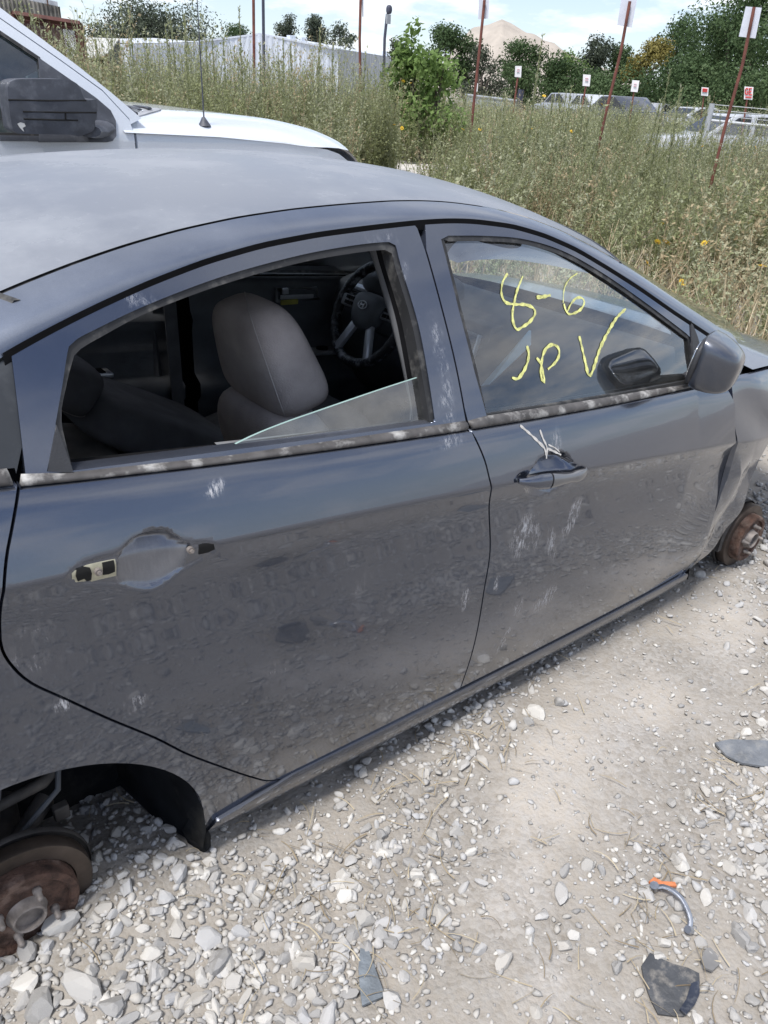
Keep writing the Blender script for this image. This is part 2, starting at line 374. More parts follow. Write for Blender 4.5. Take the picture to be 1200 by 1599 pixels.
def panel(name, outline, surf, mat, parent=None, holes=(), step=.022, bstep=.012, flange=.02, disp=None, off=0.0, refine=(), creases=(), mirror=False, scuff=False, film=None):
    OB = dens(outline, bstep); HB = [dens(h, bstep) for h in holes]
    lo, hi = OB.min(0), OB.max(0)
    pts = [OB]+HB; edges = []; k = 0
    for L in [OB]+HB:
        edges += [(k+i, k+(i+1) % len(L)) for i in range(len(L))]; k += len(L)
    for c in creases:
        C = dens(c, bstep, False); C = C[inside(C, OB) & (pdist(C, OB) > .004)]
        if len(C) > 1: edges += [(k+i, k+i+1) for i in range(len(C)-1) if np.linalg.norm(C[i]-C[i+1]) < bstep*3]; pts.append(C); k += len(C)
    def grid(x0, z0, x1, z1, st):
        gx, gz = np.meshgrid(np.arange(x0+st*.37, x1, st), np.arange(z0+st*.41, z1, st)); gx = gx+(np.arange(gx.shape[0]) % 2)[:, None]*st*.5
        return np.stack([gx.ravel(), gz.ravel()], 1)
    G = grid(lo[0], lo[1], hi[0], hi[1], step)
    for (x0, z0, x1, z1, st) in refine:
        G = G[~((G[:, 0] > x0) & (G[:, 0] < x1) & (G[:, 1] > z0) & (G[:, 1] < z1))]
    for (x0, z0, x1, z1, st) in refine: G = np.vstack([G, grid(x0, z0, x1, z1, st)])
    ok = inside(G, OB)
    for H in HB: ok &= ~inside(G, H)
    G = G[ok]
    for L in pts: G = G[pdist(G, L) > min(bstep, step)*.45] if len(G) else G
    A = np.vstack(pts+[G])
    v2, e2, f2, *_ = delaunay_2d_cdt([Vector((float(a), float(b))) for a, b in A], edges, [], 0, 1e-6)
    V2 = np.array([(v.x, v.y) for v in v2]); F = np.array([f for f in f2 if len(f) == 3])
    cen = V2[F].mean(1); ok = inside(cen, OB)
    for H in HB: ok &= ~inside(cen, H)
    F = F[ok]
    def ys(x, z):
        y = surf(x, z)+off
        return y+disp(x, z) if disp is not None else y
    x, z = V2[:, 0], V2[:, 1]; y = ys(x, z); e = .0015
    sx = (ys(x+e, z)-ys(x-e, z))/(2*e); sz = (ys(x, z+e)-ys(x, z-e))/(2*e)
    N = np.stack([sx, -np.ones_like(x), sz], 1); N /= np.linalg.norm(N, axis=1)[:, None]
    V = np.stack([x, y, z], 1)
    # orient towards -y
    a, b, c = V[F[:, 0]], V[F[:, 1]], V[F[:, 2]]; fl = np.cross(b-a, c-a)[:, 1] > 0; F[fl] = F[fl][:, ::-1]
    faces = [tuple(t) for t in F]
    Vs = [V]; Ns = [N]; n0 = len(V)
    for li, L in enumerate([OB]+HB):
        lx, lz = L[:, 0], L[:, 1]; ly = ys(lx, lz); m = len(L)
        area = .5*np.sum(lx*np.roll(lz, -1)-np.roll(lx, -1)*lz); sgn = 1 if area > 0 else -1
        t = np.roll(L, -1, 0)-np.roll(L, 1, 0); t /= np.linalg.norm(t, axis=1)[:, None]+1e-12
        nx, nz = sgn*t[:, 1], -sgn*t[:, 0]
        if li: nx, nz = -nx, -nz
        A0 = np.stack([lx, ly, lz], 1); A1 = np.stack([lx, ly+flange, lz], 1); NN = np.stack([nx, -.35*np.ones(m), nz], 1); NN /= np.linalg.norm(NN, axis=1)[:, None]
        Vs += [A0, A1]; Ns += [NN, NN]
        flip = (sgn > 0) ^ (li > 0)
        for i in range(m):
            j = (i+1) % m; q = (n0+i, n0+j, n0+m+j, n0+m+i); faces.append(q[::-1] if flip else q)
        n0 += 2*m
    V = np.vstack(Vs); N = np.vstack(Ns)
    if mirror:
        V = V*np.array([1, -1, 1])+np.array([0, WID if mirror is True else mirror, 0]); N = N*np.array([1, -1, 1]); faces = [f[::-1] for f in faces]
    at = {'scuff': scuff_at(V[:, 0], V[:, 2])} if scuff else {'scuff': np.zeros(len(V))}
    if film is not None: at['film'] = np.clip(film(V[:, 0], V[:, 2])/.012, 0, 1)
    return mesh(name, V, faces, mat, parent, normals=N, attrs=at)
def strip(name, pathA, pathB, surf, mat, parent, off, thick, mirror=False, smooth=True, scuff=0.0):
    """raised moulding between two (x,z) edge paths, rounded in section"""
    n = 48; out = []
    def res(p):
        p = np.array(p, float); d = np.r_[0, np.cumsum(np.linalg.norm(np.diff(p, axis=0), axis=1))]; t = np.linspace(0, d[-1], n)
        return np.stack([np.interp(t, d, p[:, 0]), np.interp(t, d, p[:, 1])], 1)
    A, B = res(pathA), res(pathB); rows = [(0, 0), (.12, .7), (.35, 1), (.65, 1), (.88, .7), (1, 0)]
    V = []
    for (t, h) in rows:
        P = A+(B-A)*t; y = surf(P[:, 0], P[:, 1])+off-thick*h; V.append(np.stack([P[:, 0], y, P[:, 1]], 1))
    V = np.vstack(V)
    F = [(r*n+i, r*n+i+1, (r+1)*n+i+1, (r+1)*n+i) for r in range(len(rows)-1) for i in range(n-1)]
    F += [tuple(r*n for r in range(len(rows))), tuple(r*n+n-1 for r in range(len(rows)))[::-1]]
    if mirror: V = V*np.array([1, -1, 1])+np.array([0, WID, 0])
    o = mesh(name, V, F, mat, parent, True, attrs={'scuff': np.full(len(V), scuff)})
    bm = bmesh.new(); bm.from_mesh(o.data); bmesh.ops.recalc_face_normals(bm, faces=bm.faces); bm.to_mesh(o.data); bm.free()
    return o
def recalc(o):
    bm = bmesh.new(); bm.from_mesh(o.data); bmesh.ops.recalc_face_normals(bm, faces=bm.faces); bm.to_mesh(o.data); bm.free(); return o
def smoothed(o, ang=40):
    o.data.polygons.foreach_set('use_smooth', np.ones(len(o.data.polygons), dtype=bool)); o.data.set_sharp_from_angle(angle=R(ang)); return o

# ------------------------------------------------------------------ car materials
M_paint = paintmat('slate metallic paint', (.084, .098, .134), dust0=.032, rough=.16)
M_shell = M('dark unpainted shell', (.006, .006, .007), .8, var=.3, spec=.15)
M_well = M('dull wheel well liner', (.010, .011, .013), .85, var=.4, spec=.08, dust=(.05, .047, .042), dustamt=.5, dscale=9)
M_rub = M('black rubber seal', (.018, .018, .019), .55, var=.3, dust=(.25, .24, .22), dustamt=.35, dscale=25)
M_seal = M('clean black seal', (.008, .008, .009), .8, var=.3, spec=.1)
M_mould = M('weathered belt moulding', (.075, .07, .068), .55, var=.35, scale=30, dust=(.50, .49, .47), dustamt=.95, dscale=17)
M_quart = M('sooty quarter glass', (.035, .038, .042), .32, var=.25, scale=4, dust=(.16, .165, .17), dustamt=.6, dscale=3)
M_glass = glassmat('side window glass', (.84, .91, .92), dirt=.035, k_fr=1.9)
M_glass2 = glassmat('lowered window glass', (.66, .77, .78), dirt=.09)
M_wind = glassmat('windscreen glass', (.84, .90, .90), dirt=.03, k_fr=1.3)
M_gedge = M('green glass edge', (.30, .42, .40), .15, var=.1)
M_xpl = M('black outside plastic', (.030, .031, .035), .55, var=.25, bmp=.15, bscale=300)
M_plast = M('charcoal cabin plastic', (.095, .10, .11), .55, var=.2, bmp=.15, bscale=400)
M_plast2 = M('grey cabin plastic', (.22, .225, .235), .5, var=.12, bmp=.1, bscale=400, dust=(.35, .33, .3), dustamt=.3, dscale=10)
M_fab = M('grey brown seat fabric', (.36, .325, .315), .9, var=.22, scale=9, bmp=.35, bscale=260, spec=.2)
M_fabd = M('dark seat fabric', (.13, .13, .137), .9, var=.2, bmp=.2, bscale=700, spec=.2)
M_fabm = M('brown seat fabric', (.22, .195, .165), .92, var=.25, bmp=.2, bscale=600, spec=.2)
M_silver = M('silver trim', (.62, .63, .66), .35, metal=.55, var=.1)
M_stitch = M('pale stitching', (.35, .33, .32), .8, var=.1)
M_rust = M('rusted iron', (.090, .050, .036), .88, metal=.1, var=.6, scale=35, bmp=.5, bscale=160, dust=(.27, .20, .165), dustamt=.7, dscale=18)
M_disc = M('scorched brake disc', (.10, .078, .064), .5, metal=.6, var=.3, scale=20, dust=(.16, .13, .11), dustamt=.3, dscale=9)
M_steel = M('dusty bare steel', (.22, .195, .18), .65, metal=.35, var=.4, scale=40, dust=(.30, .26, .23), dustamt=.6, dscale=30)
M_arm = M('dirty suspension arm', (.055, .05, .047), .75, var=.4, scale=25, dust=(.15, .13, .11), dustamt=.5)
M_beige = M('zinc handle bracket', (.42, .40, .30), .5, metal=.3, var=.2, scale=60)
M_recess = M('recess shade black', (.004, .004, .004), .9, var=0)  # near black painted in place of the shade inside recesses
M_mark = M('yellow paint marker', (.66, .66, .24), .7, var=.3, scale=60)
_t = M_mark.node_tree; _tr = _t.nodes.new('ShaderNodeBsdfTransparent'); _ms = _t.nodes.new('ShaderNodeMixShader')
_t.links.new(ramp(_t, noise(_t, 130, 4, .7).outputs['Fac'], .30, .48, (.35, .35, .35, 1), (1, 1, 1, 1)), _ms.inputs[0]); _t.links.new(_tr.outputs[0], _ms.inputs[1]); _t.links.new(_t.nodes['Principled BSDF'].outputs[0], _ms.inputs[2]); _t.links.new(_ms.outputs[0], _t.nodes['Material Output'].inputs[0])
M_handle = paintmat('handle paint', (.13, .14, .16), dust0=.25, scuffs=False)
M_mirror = M('mirror silvering', (.85, .86, .87), .02, metal=1.0, var=.02)

# ------------------------------------------------------------------ car
car = empty('sedan', (1.2, .85, 0), 'dark slate grey four door sedan stripped of its wheels, rear side window rolled down', 'car')
UP = S_up; LO = S_low
H = lambda pts, s=LO: hxz(pts, s)
for (px, py, rx, rz, a, k) in [(820, 838, .052, .070, .6, .8), (862, 850, .016, .06, .3, .6), (893, 808, .026, .055, -.4, .75), (852, 935, .05, .035, .3, .6), (775, 915, .008, .03, 0, .8), (810, 945, .02, .045, 0, .5),
        (787, 1000, .013, .06, -.3, .6), (838, 1005, .03, .02, 0, .5), (727, 935, .012, .04, 0, .6), (60, 1010, .05, .05, 0, .28), (101, 1108, .012, .03, 0, .8), (335, 763, .02, .012, .3, 1.0),         (236, 882, .07, .045, 0, .05), (212, 1100, .02, .02, .6, .6), (870, 690, .018, .03, 0, .5), (700, 690, .05, .012, 0, .5), (430, 1050, .03, .03, 0, .3), (560, 900, .02, .05, 0, .25)]:
    P = hit([(px, py)], LO)[0]; SCUFFS.append((P[0], P[2], rx, rz, a, k))
for (px, py, rx, rz, a, k) in [(690, 560, .012, .10, 0, .5), (700, 640, .02, .03, 0, .8), (640, 450, .012, .05, 0, .35), (150, 660, .012, .03, 0, .5), (220, 470, .03, .01, -.4, .5), (590, 372, .05, .008, 0, .5)]:
    P = hit([(px, py)], UP)[0]; SCUFFS.append((P[0], P[2], rx, rz, a, k))

# ---- seams (photo pixels cast on the side surface)
seam_top = [(x, float(z_seam(x))) for x in np.linspace(.17, 2.20, 70)]
rear_low = H([(30, 757), (19, 825), (10, 875), (3, 937), (0, 985), (4, 1015), (21, 1042), (50, 1067), (104, 1092), (167, 1121), (242, 1152), (292, 1177), (342, 1196), (392, 1213), (417, 1219), (440, 1217)])
rear_bot = H([(500, 1192), (580, 1151), (660, 1108), (719, 1076)])
b_low = H([(728, 1050), (740, 1010), (755, 930), (766, 850), (768, 762), (757, 718), (737, 674)])
b_up = H([(728, 655), (712, 570), (690, 480), (665, 390), (653, 356)], UP)
f_low = H([(1052, 915), (1068, 897), (1097, 845), (1122, 780), (1140, 720), (1147, 670), (1144, 628)])
def belt_pts(x0, x1, n=24, d=0.0): return [(x, float(z_belt(x))+d) for x in np.linspace(x0, x1, n)]
GAP = .0045
def shrink(poly, g):
    P = np.array(poly, float); a = np.roll(P, 1, 0); b = np.roll(P, -1, 0); t = b-a; t /= np.linalg.norm(t, axis=1)[:, None]+1e-12
    ar = .5*np.sum(P[:, 0]*np.roll(P[:, 1], -1)-np.roll(P[:, 0], -1)*P[:, 1]); s = 1 if ar > 0 else -1
    return [tuple(p) for p in P+g*s*np.stack([-t[:, 1], t[:, 0]], 1)]
xB0 = b_low[-1][0]; xR0 = rear_low[0][0]; xF1 = f_low[-1][0]
rear_lower_poly = smooth_path(rear_low, .012)+smooth_path([rear_low[-1]]+rear_bot, .02)[1:-1]+smooth_path([rear_bot[-1]]+b_low, .015)[:-1]+belt_pts(xB0, xR0)
door_bot = [(x, float(z_dbot(x))) for x in np.linspace(rear_bot[-1][0], f_low[0][0], 30)]
front_lower_poly = door_bot+smooth_path(f_low, .015)[1:]+belt_pts(xF1, xB0)[1:]+smooth_path([rear_bot[-1]]+b_low, .015)[1:-1][::-1]

# ---- pressed-in handle bowls
bowl_r = smooth_path(H([(99, 904), (117, 883), (150, 868), (183, 858), (208, 838), (242, 828), (272, 832), (292, 842), (325, 843), (346, 850), (333, 867), (288, 892), (258, 912), (229, 920), (188, 917), (140, 916), (112, 915)]), .006, True)
bowl_f = smooth_path(H([(806, 750), (812, 738), (835, 727), (842, 716), (860, 708), (880, 711), (893, 720), (917, 729), (908, 742), (885, 757), (868, 767), (845, 768), (825, 762)]), .006, True)
cen_r = H([(240, 880)])[0]; cen_f = H([(860, 740)])[0]
def bowl(poly, cen, rx, rz, d1, d2):
    poly = np.array(poly)
    def f(x, z):
        P = np.stack([np.ravel(x), np.ravel(z)], 1); out = np.zeros(len(P))
        lo, hi = poly.min(0)-.01, poly.max(0)+.01; m = (P[:, 0] > lo[0]) & (P[:, 0] < hi[0]) & (P[:, 1] > lo[1]) & (P[:, 1] < hi[1])
        if m.any():
            Q = P[m]; ins = inside(Q, poly); dd = pdist(Q, poly)
            s = np.clip(dd/.010, 0, 1); s = s*s*(3-2*s)
            r = ((Q[:, 0]-cen[0])/rx)**2+((Q[:, 1]-cen[1])/rz)**2
            u = np.clip((Q[:, 0]-cen[0])/rx, -1, 1); hz_ = np.sqrt(np.clip(1-u*u, 0, 1)); v = (Q[:, 1]-cen[1])/(rz*hz_+1e-6)*.5+.5
            g_ = np.where(v < .80, np.clip(v, 0, 1)/.80, np.clip((1-v)/.20, 0, 1)**.8); g_ = np.where((v > 0) & (v < 1), g_, 0)
            out[m] = np.where(ins, d1*s, 0) + d2*hz_**1.3*g_
        return out.reshape(np.shape(x))
    return f
def ell(l, r, t, bt):
    (a, b, c, d) = H([l, r, t, bt]); return ((a[0]+b[0])/2, (c[1]+d[1])/2), abs(b[0]-a[0])/2, abs(c[1]-d[1])/2
cr_, rxr, rzr = ell((181, 882), (296, 862), (244, 827), (232, 922)); bowl_r_f = bowl(bowl_r, cr_, rxr, rzr, .004, .036)
cf_, rxf, rzf = ell((826, 744), (898, 732), (862, 706), (858, 770)); bowl_f_f = bowl(bowl_f, cf_, rxf, rzf, .003, .042)
# buckled front edge of the front door next to the bent wing
def dent_front(x, z):
    x = np.asarray(x, float); z = np.asarray(z, float)
    k = np.clip((x-1.93)/.2, 0, 1); return .010*k*np.sin((z-.35)*13)+bowl_f_f(x, z)
bb = lambda p, s=.02: (min(a for a, b in p)-s, min(b for a, b in p)-s, max(a for a, b in p)+s, max(b for a, b in p)+s)
char_line = lambda x0, x1: [[(x, float(z_char(x))+d) for x in np.linspace(x0, x1, 60)] for d in (-.016, -.008, -.0035, 0, .0035, .008, .016)]

# ---- window openings
win_r_out = H([(114, 735), (100, 728), (87, 662), (98, 600), (108, 541), (120, 530), (146, 516), (233, 475), (350, 431), (467, 399), (554, 383), (608, 378), (618, 383), (627, 417), (653, 504), (668, 580), (680, 660)], UP)
win_r_in = H([(116, 738), (98, 660), (104, 610), (118, 556), (128, 546), (160, 527), (233, 489), (350, 445), (467, 412), (554, 396), (604, 391), (614, 396), (620, 420), (645, 504), (660, 580), (675, 672)], UP)
win_f = H([(762, 651), (745, 580), (720, 482), (693, 374), (760, 374), (820, 379), (880, 397), (940, 430), (1000, 471), (1050, 508), (1076, 528), (1083, 560), (1086, 600)], UP)
win_f_out = shrink(win_f, -.008)

def build_doors(mir=False):
    # rear door
    hl = [] if mir else [bowl_r]
    d = panel('rear_door', shrink(rear_lower_poly, GAP*.5), LO, M_paint, car, disp=None if mir else bowl_r_f, refine=[] if mir else [bb(bowl_r, .012)+(.004,)], step=.022 if mir else .0105, creases=char_line(.0, 1.2)+[l+[l[0]] for l in hl], mirror=mir, scuff=not mir, film=None if mir else bowl_r_f)
    up_r = [(x, z) for x, z in seam_top if x < b_up[-1][0]]
    fr_out = belt_pts(xR0+.01, b_up[0][0], 30, .004)+smooth_path(b_up, .02)[1:]+up_r[::-1]
    fr_out = [p for p in fr_out]
    hole = smooth_path(win_r_out[2:], .012)+[win_r_out[0], win_r_out[1]]
    zlow = lambda x: float(z_belt(x))+.012
    hole = [(x, max(z, zlow(x))) for x, z in hole]
    panel('window_frame', shrink(fr_out, GAP*.5), UP, M_paint, d, holes=[hole], flange=.03, mirror=mir, scuff=not mir, step=.016)
    inn = [(x, max(z, zlow(x)-.004)) for x, z in smooth_path(win_r_in, .012)]
    panel('window_seal', shrink(hole, -.004), UP, M_rub, d, holes=[inn], flange=.035, off=.004, mirror=mir, step=.02)
    A = H([(33, 740), (114, 737), (350, 712), (525, 687), (680, 664), (727, 657)], UP); B = H([(32, 759), (117, 758), (292, 732), (525, 698), (694, 674), (731, 669)], LO)
    Bz = [(x, float(z_belt(x))-.001) for x, z in B]
    strip('belt_moulding', A, Bz, UP, M_mould, d, .0, .010, mirror=mir)
    if not mir:
        tri = H([(74, 735), (88, 663), (112, 730), (114, 737)], UP); panel('quarter_trim', tri, UP, M_xpl, d, off=-.003, flange=.012, step=.02)
        g = H([(350, 716), (400, 690), (450, 669), (500, 651), (600, 616), (669, 593), (680, 668)], UP); g2 = [(x, float(z_belt(x))-.03) for x in np.linspace(g[-1][0], g[0][0]-.02, 10)]
        panel('window_glass', g+g2, UP, M_glass2, d, off=.022, flange=.0005, step=.03)
        E = [g[i] for i in range(6)]
        V = []
        for x, z in smooth_path(E, .02):
            y = float(UP(np.array([x]), np.array([z]))[0])+.022; V += [(x, y, z), (x, y+.004, z+.0005)]
        mesh('glass_edge', np.array(V), [(2*i, 2*i+1, 2*i+3, 2*i+2) for i in range(len(V)//2-1)], M_gedge, d)
    # front door
    f = panel('front_door', shrink(front_lower_poly, GAP*.5), LO, M_paint, car, disp=None if mir else dent_front, refine=[] if mir else [bb(bowl_f, .012)+(.005,)], step=.022 if mir else .0105, creases=char_line(.8, 2.2)+([] if mir else [bowl_f+[bowl_f[0]]]), mirror=mir, scuff=not mir)
    up_f = [(x, z) for x, z in seam_top if b_up[-1][0]+.004 < x < 2.13]
    fr = belt_pts(b_up[0][0]+.004, 2.11, 30, .004)+up_f[::-1]+smooth_path(b_up, .02)[::-1][1:-1]
    fw = [(x, max(z, zlow(x))) for x, z in win_f[:3]+smooth_path(win_f[3:11], .015)+win_f[11:]]
    fwo = [(x, max(z, zlow(x)-.003)) for x, z in shrink(fw, -.007)]
    panel('window_frame', shrink(fr, GAP*.5), UP, M_paint, f, holes=[fwo], flange=.03, mirror=mir, scuff=not mir, step=.016)
    panel('window_seal', shrink(fwo, -.003), UP, M_rub, f, holes=[shrink(fw, .004)], flange=.02, off=.003, mirror=mir, step=.02)
    panel('window_glass', shrink(fw, -.003), UP, M_glass, f, off=.010, flange=.0005, step=.03, mirror=mir)
    A = H([(731, 657), (760, 649), (900, 628), (1000, 611), (1072, 600), (1095, 596)], UP); Bz = [(x, float(z_belt(x))-.001) for x in np.linspace(A[0][0]+.006, A[-1][0]+.02, 8)]
    strip('belt_moulding', A, Bz, UP, M_mould, f, .0, .010, mirror=mir)
    return d, f
rdoor, fdoor = build_doors()
lrdoor, lfdoor = build_doors(True)

M_lamp = M('red lamp lens', (.20, .012, .012), .12, var=.2, coat=1.0)
# ---- rear quarter, sill, front wing (both sides)
archR = [(.005+.345*math.cos(a), .130+.345*math.sin(a)) for a in np.linspace(R(-12), R(172), 40)]
hubF = (2.57, .075)
archF = smooth_path([(2.925, .22), (2.90, .36), (2.82, .46), (2.70, .53), (2.57, .555), (2.48, .535), (2.43, .48), (2.405, .412), (2.376, .325), (2.345, .243), (2.30, .165), (2.245, .086), (2.215, .045)], .02)
def crumple(x, z):
    x = np.asarray(x, float); z = np.asarray(z, float)
    # the wing is folded in towards the wheel: a tilted facet under the feature line and a pushed-in lip
    d = np.hypot(x-hubF[0], z-hubF[1]-.045)
    lip = np.clip(1-np.abs(d-.36)/.14, 0, 1)**2*.014
    a = np.clip(1-np.abs((x-2.26)*1.0+(z-.42)*.55)/.10, 0, 1); b = np.clip(1-np.abs(z-.44)/.13, 0, 1)
    w = np.clip((2.9-x)/.5, 0, 1)
    return w*(lip*np.clip((x-2.15)/.15, 0, 1) - .022*a*b + .006*np.sin(z*31+x*17)*np.clip((x-2.12)/.2, 0, 1))
def build_sides(mir=False):
    # quarter panel
    rl = smooth_path(rear_low, .012)
    tail = [(-.97, .80), (-.97, .42), (-.93, .30), (-.40, .22)]
    q = rl + [(rear_low[-1][0], rear_low[-1][1])] + H([(400, 1236), (350, 1262)])[:1] + [(.375, .085), (.352, .06)] + archR[1:] + [(-.40, .17)] + [(-.93, .25), (-.965, .40), (-.968, .84)] + [(x, float(z_belt(x))) for x in np.linspace(-.93, xR0-.006, 30)]
    qo = shrink(q, GAP*.5)
    o = panel('quarter_panel', qo, LO, M_paint, car, creases=char_line(-.9, .2), mirror=mir, scuff=not mir)
    panel('tail_lamp', smooth_path([(-.955, .80), (-.955, .66), (-.88, .64), (-.74, .74), (-.62, .83), (-.78, .85)], .02, True), LO, M_lamp, o, off=-.005, flange=.012, mirror=mir)
    # quarter glass and C pillar garnish
    x1 = float(H([(60, 560)], UP)[0][0])
    rs = H([(27, 741), (40, 680), (55, 590), (63, 534)], UP)
    top = [(x, float(z_seam(x))-.006) for x in np.linspace(rs[-1][0], -.32, 16)]
    g = rs+top[1:]+[(x, float(z_belt(x))+.022) for x in np.linspace(-.30, rs[0][0], 12)]
    panel('quarter_window', g, UP, M_quart, o, off=.004, flange=.015, mirror=mir)
    A = [(x, float(z_belt(x))+.024) for x in np.linspace(-.24, xR0-.008, 8)]; B = [(x, float(z_belt(x))+.001) for x in np.linspace(-.24, xR0-.006, 8)]
    strip('belt_moulding', A, B, UP, M_mould, o, 0, .008, mirror=mir)
    # sill
    xa, xb = .353, 2.20
    s = [(x, float(z_rock(x))) for x in np.linspace(xa, xb, 60)]+[(xb-.02, float(z_dbot(xb))-.008)]+[(x, float(z_dbot(x))-.008) for x in np.linspace(xb-.04, rear_low[-1][0]+.03, 60)]+H([(400, 1240)])+[(.38, .10), (.362, .075)]
    def sill_surf(x, z):
        t = np.clip((z-z_rock(x))/(z_dbot(x)-z_rock(x)), -.2, 1.1)
        return pchip([-.2, 0, .25, .55, .85, 1.0, 1.2], [.100, .084, .066, .053, .0475, .051, .054], t)+plan(x)
    panel('sill', s, sill_surf, M_paint, car, mirror=mir, scuff=False, flange=.06)
    # wing
    wg = smooth_path(f_low, .015)
    wp = [(2.215, .035), (2.20, float(z_dbot(2.16))-.02)] if False else []
    top = [(x, float(z_belt(x))) for x in np.linspace(xF1+.006, 2.60, 18)]+[(2.8, .68), (3.0, .62), (3.2, .54), (3.36, .44)]
    out = [(a+.006, b) for a, b in wg]+top+[(3.36, .40), (3.20, .36), (2.96, .30), (2.925, .22)]+archF[1:]+[(2.215, .03), (2.18, -.005), (2.075, .02)]
    f = panel('front_wing', out, LO, M_paint, car, disp=None if mir else crumple, mirror=mir, scuff=False, step=.016, creases=char_line(2.0, 2.6))
    return o
for mir in (False, True): build_sides(mir)

# ---- inner shell behind the seams
def build_liner(mir):
    xs = np.linspace(.36, 2.19, 40)
    low = [(x, float(z_rock(x))+.02) for x in xs]+[(2.19, .4), (2.16, float(z_belt(2.16))-.01)]+[(x, float(z_belt(x))-.012) for x in np.linspace(2.1, -.3, 40)]+[(-.35, .5)]+archR[::-1][14:]
    panel('inner_side', low, lambda x, z: np.maximum(LO(x, z)+.03, .06), M_shell, car, flange=.002, mirror=mir, step=.06, bstep=.04)
    seam = [(x, float(z_seam(x))+.004) for x in np.linspace(-.1, 2.15, 60)]
    upl = [(x, float(z_belt(x))-.012) for x in np.linspace(2.1, -.1, 30)]
    h1 = shrink(smooth_path(win_r_in, .02), -.004); h2 = shrink(win_f, -.004)
    h1 = [(x, max(z, float(z_belt(x))-.004)) for x, z in h1]; h2 = [(x, max(z, float(z_belt(x))-.004)) for x, z in h2]
    panel('inner_frame', seam+upl, UP, M_shell, car, holes=[h1, h2], off=.032, flange=.03, mirror=mir, step=.05, bstep=.02)
build_liner(False); build_liner(True)

# ---- top: roof skin, cant rails, screens, bonnet, boot
def top_grid(name, xs, yfun, mat, nrow=40, parent=car, dz=0.0, surf=T, under=.0, mirror=False):
    V = []; n = len(xs)
    for x in xs:
        y0, y1 = yfun(x)
        for t in np.linspace(0, 1, nrow):
            tt = .5-.5*math.cos(math.pi*t); y = y0+(y1-y0)*tt; V.append((x, y, float(surf(x, y))+dz))
    V = np.array(V)
    F = [(i*nrow+j, i*nrow+j+1, (i+1)*nrow+j+1, (i+1)*nrow+j) for i in range(n-1) for j in range(nrow-1)]
    if mirror: V = V*np.array([1, -1, 1])+np.array([0, WID, 0])
    o = mesh(name, V, F, mat, parent, True, attrs={'scuff': np.zeros(len(V))}); recalc(o)
    if o.data.polygons[len(F)//2].normal.z < 0: o.data.flip_normals()
    return o
def ditch(x): return .080-.02*np.clip((x-1.0)/.5, 0, 1)
def hdr(y): q = (y-WID/2)/(WID/2); return 1.80-.17*q*q                    # front edge of the roof
def rhdr(y): q = (y-WID/2)/(WID/2); return -.05+.45*q*q                    # rear edge
def roof_patch():
    V = []; nu, nv = 60, 48
    for i in range(nu):
        for j in range(nv):
            s = .5-.5*math.cos(math.pi*j/(nv-1))
            x = 0.0
            for _ in range(4):
                y0 = float(y_seam(x))+ditch(x)+.004; y = y0+(WID-2*y0)*s; x = float(rhdr(y))+(float(hdr(y))-float(rhdr(y)))*i/(nu-1)
            V.append((x, y, float(T(x, y))))
    F = [(i*nv+j, (i+1)*nv+j, (i+1)*nv+j+1, i*nv+j+1) for i in range(nu-1) for j in range(nv-1)]
    return mesh('roof', np.array(V), F, M_roof, car, True, attrs={'scuff': np.zeros(len(V))})
M_roof = paintmat('dusty roof paint', (.09, .105, .14), dustcol=(.36, .375, .40), dust0=.15, updust=.55)
M_rail = paintmat('dusty rail paint', (.085, .105, .150), dustcol=(.28, .30, .34), dust0=.16, rough=.34, updust=.30)
roof = roof_patch()
for mir in (False, True):
    xs = np.linspace(-.75, 2.27, 110)
    def yf(x):
        wd = ditch(x)-.003
        if x > 1.62: wd = ditch(x)-.003-.012*min(1, (x-1.62)/.3)
        if x < .19: wd = ditch(x)+.05*min(1, (.19-x)/.5)
        return float(y_seam(x)), float(y_seam(x))+wd
    top_grid('cant_rail', xs, yf, M_rail, 10, mirror=mir)
    top_grid('roof_ditch', np.linspace(.17, 1.66, 60), lambda x: (float(y_seam(x))+ditch(x)-.008, float(y_seam(x))+ditch(x)+.010), M_rub, 4, dz=-.004, mirror=mir)
    # rubber strip under the rail, over the doors
    V = []
    for x in np.linspace(.16, 2.24, 80):
        y, z = float(y_seam(x)), float(z_seam(x)); V += [(x, y-.003, z+.006), (x, y-.002, z-.014), (x, y+.03, z-.013)]
    V = np.array(V)
    if mir: V = V*np.array([1, -1, 1])+np.array([0, WID, 0])
    recalc(mesh('drip_seal', V, [(3*i+a, 3*i+a+1, 3*i+a+4, 3*i+a+3) for i in range(79) for a in (0, 1)], M_seal, car))
def screen(name, fa, fb, mat, inset):
    V = []; nu, nv = 24, 40
    for i in range(nu):
        for j in range(nv):
            t = i/(nu-1); s = j/(nv-1); x = .5*(fa(.85)+fb(.85))
            for _ in range(5):
                y0 = float(y_seam(x))+inset; y = y0+(WID-2*y0)*s; x = fa(y)+(fb(y)-fa(y))*t
            V.append((x, y, float(T(x, y))-.004))
    return recalc(mesh(name, np.array(V), [(i*nv+j, (i+1)*nv+j, (i+1)*nv+j+1, i*nv+j+1) for i in range(nu-1) for j in range(nv-1)], mat, car, True))
screen('windscreen', lambda y: float(hdr(y))-.01, lambda y: 2.62-.40*((y-.85)/.85)**2, M_wind, .035)
screen('rear_window', lambda y: float(rhdr(y))+.01, lambda y: -.62+.16*((y-.85)/.85)**2, M_wind, .075)
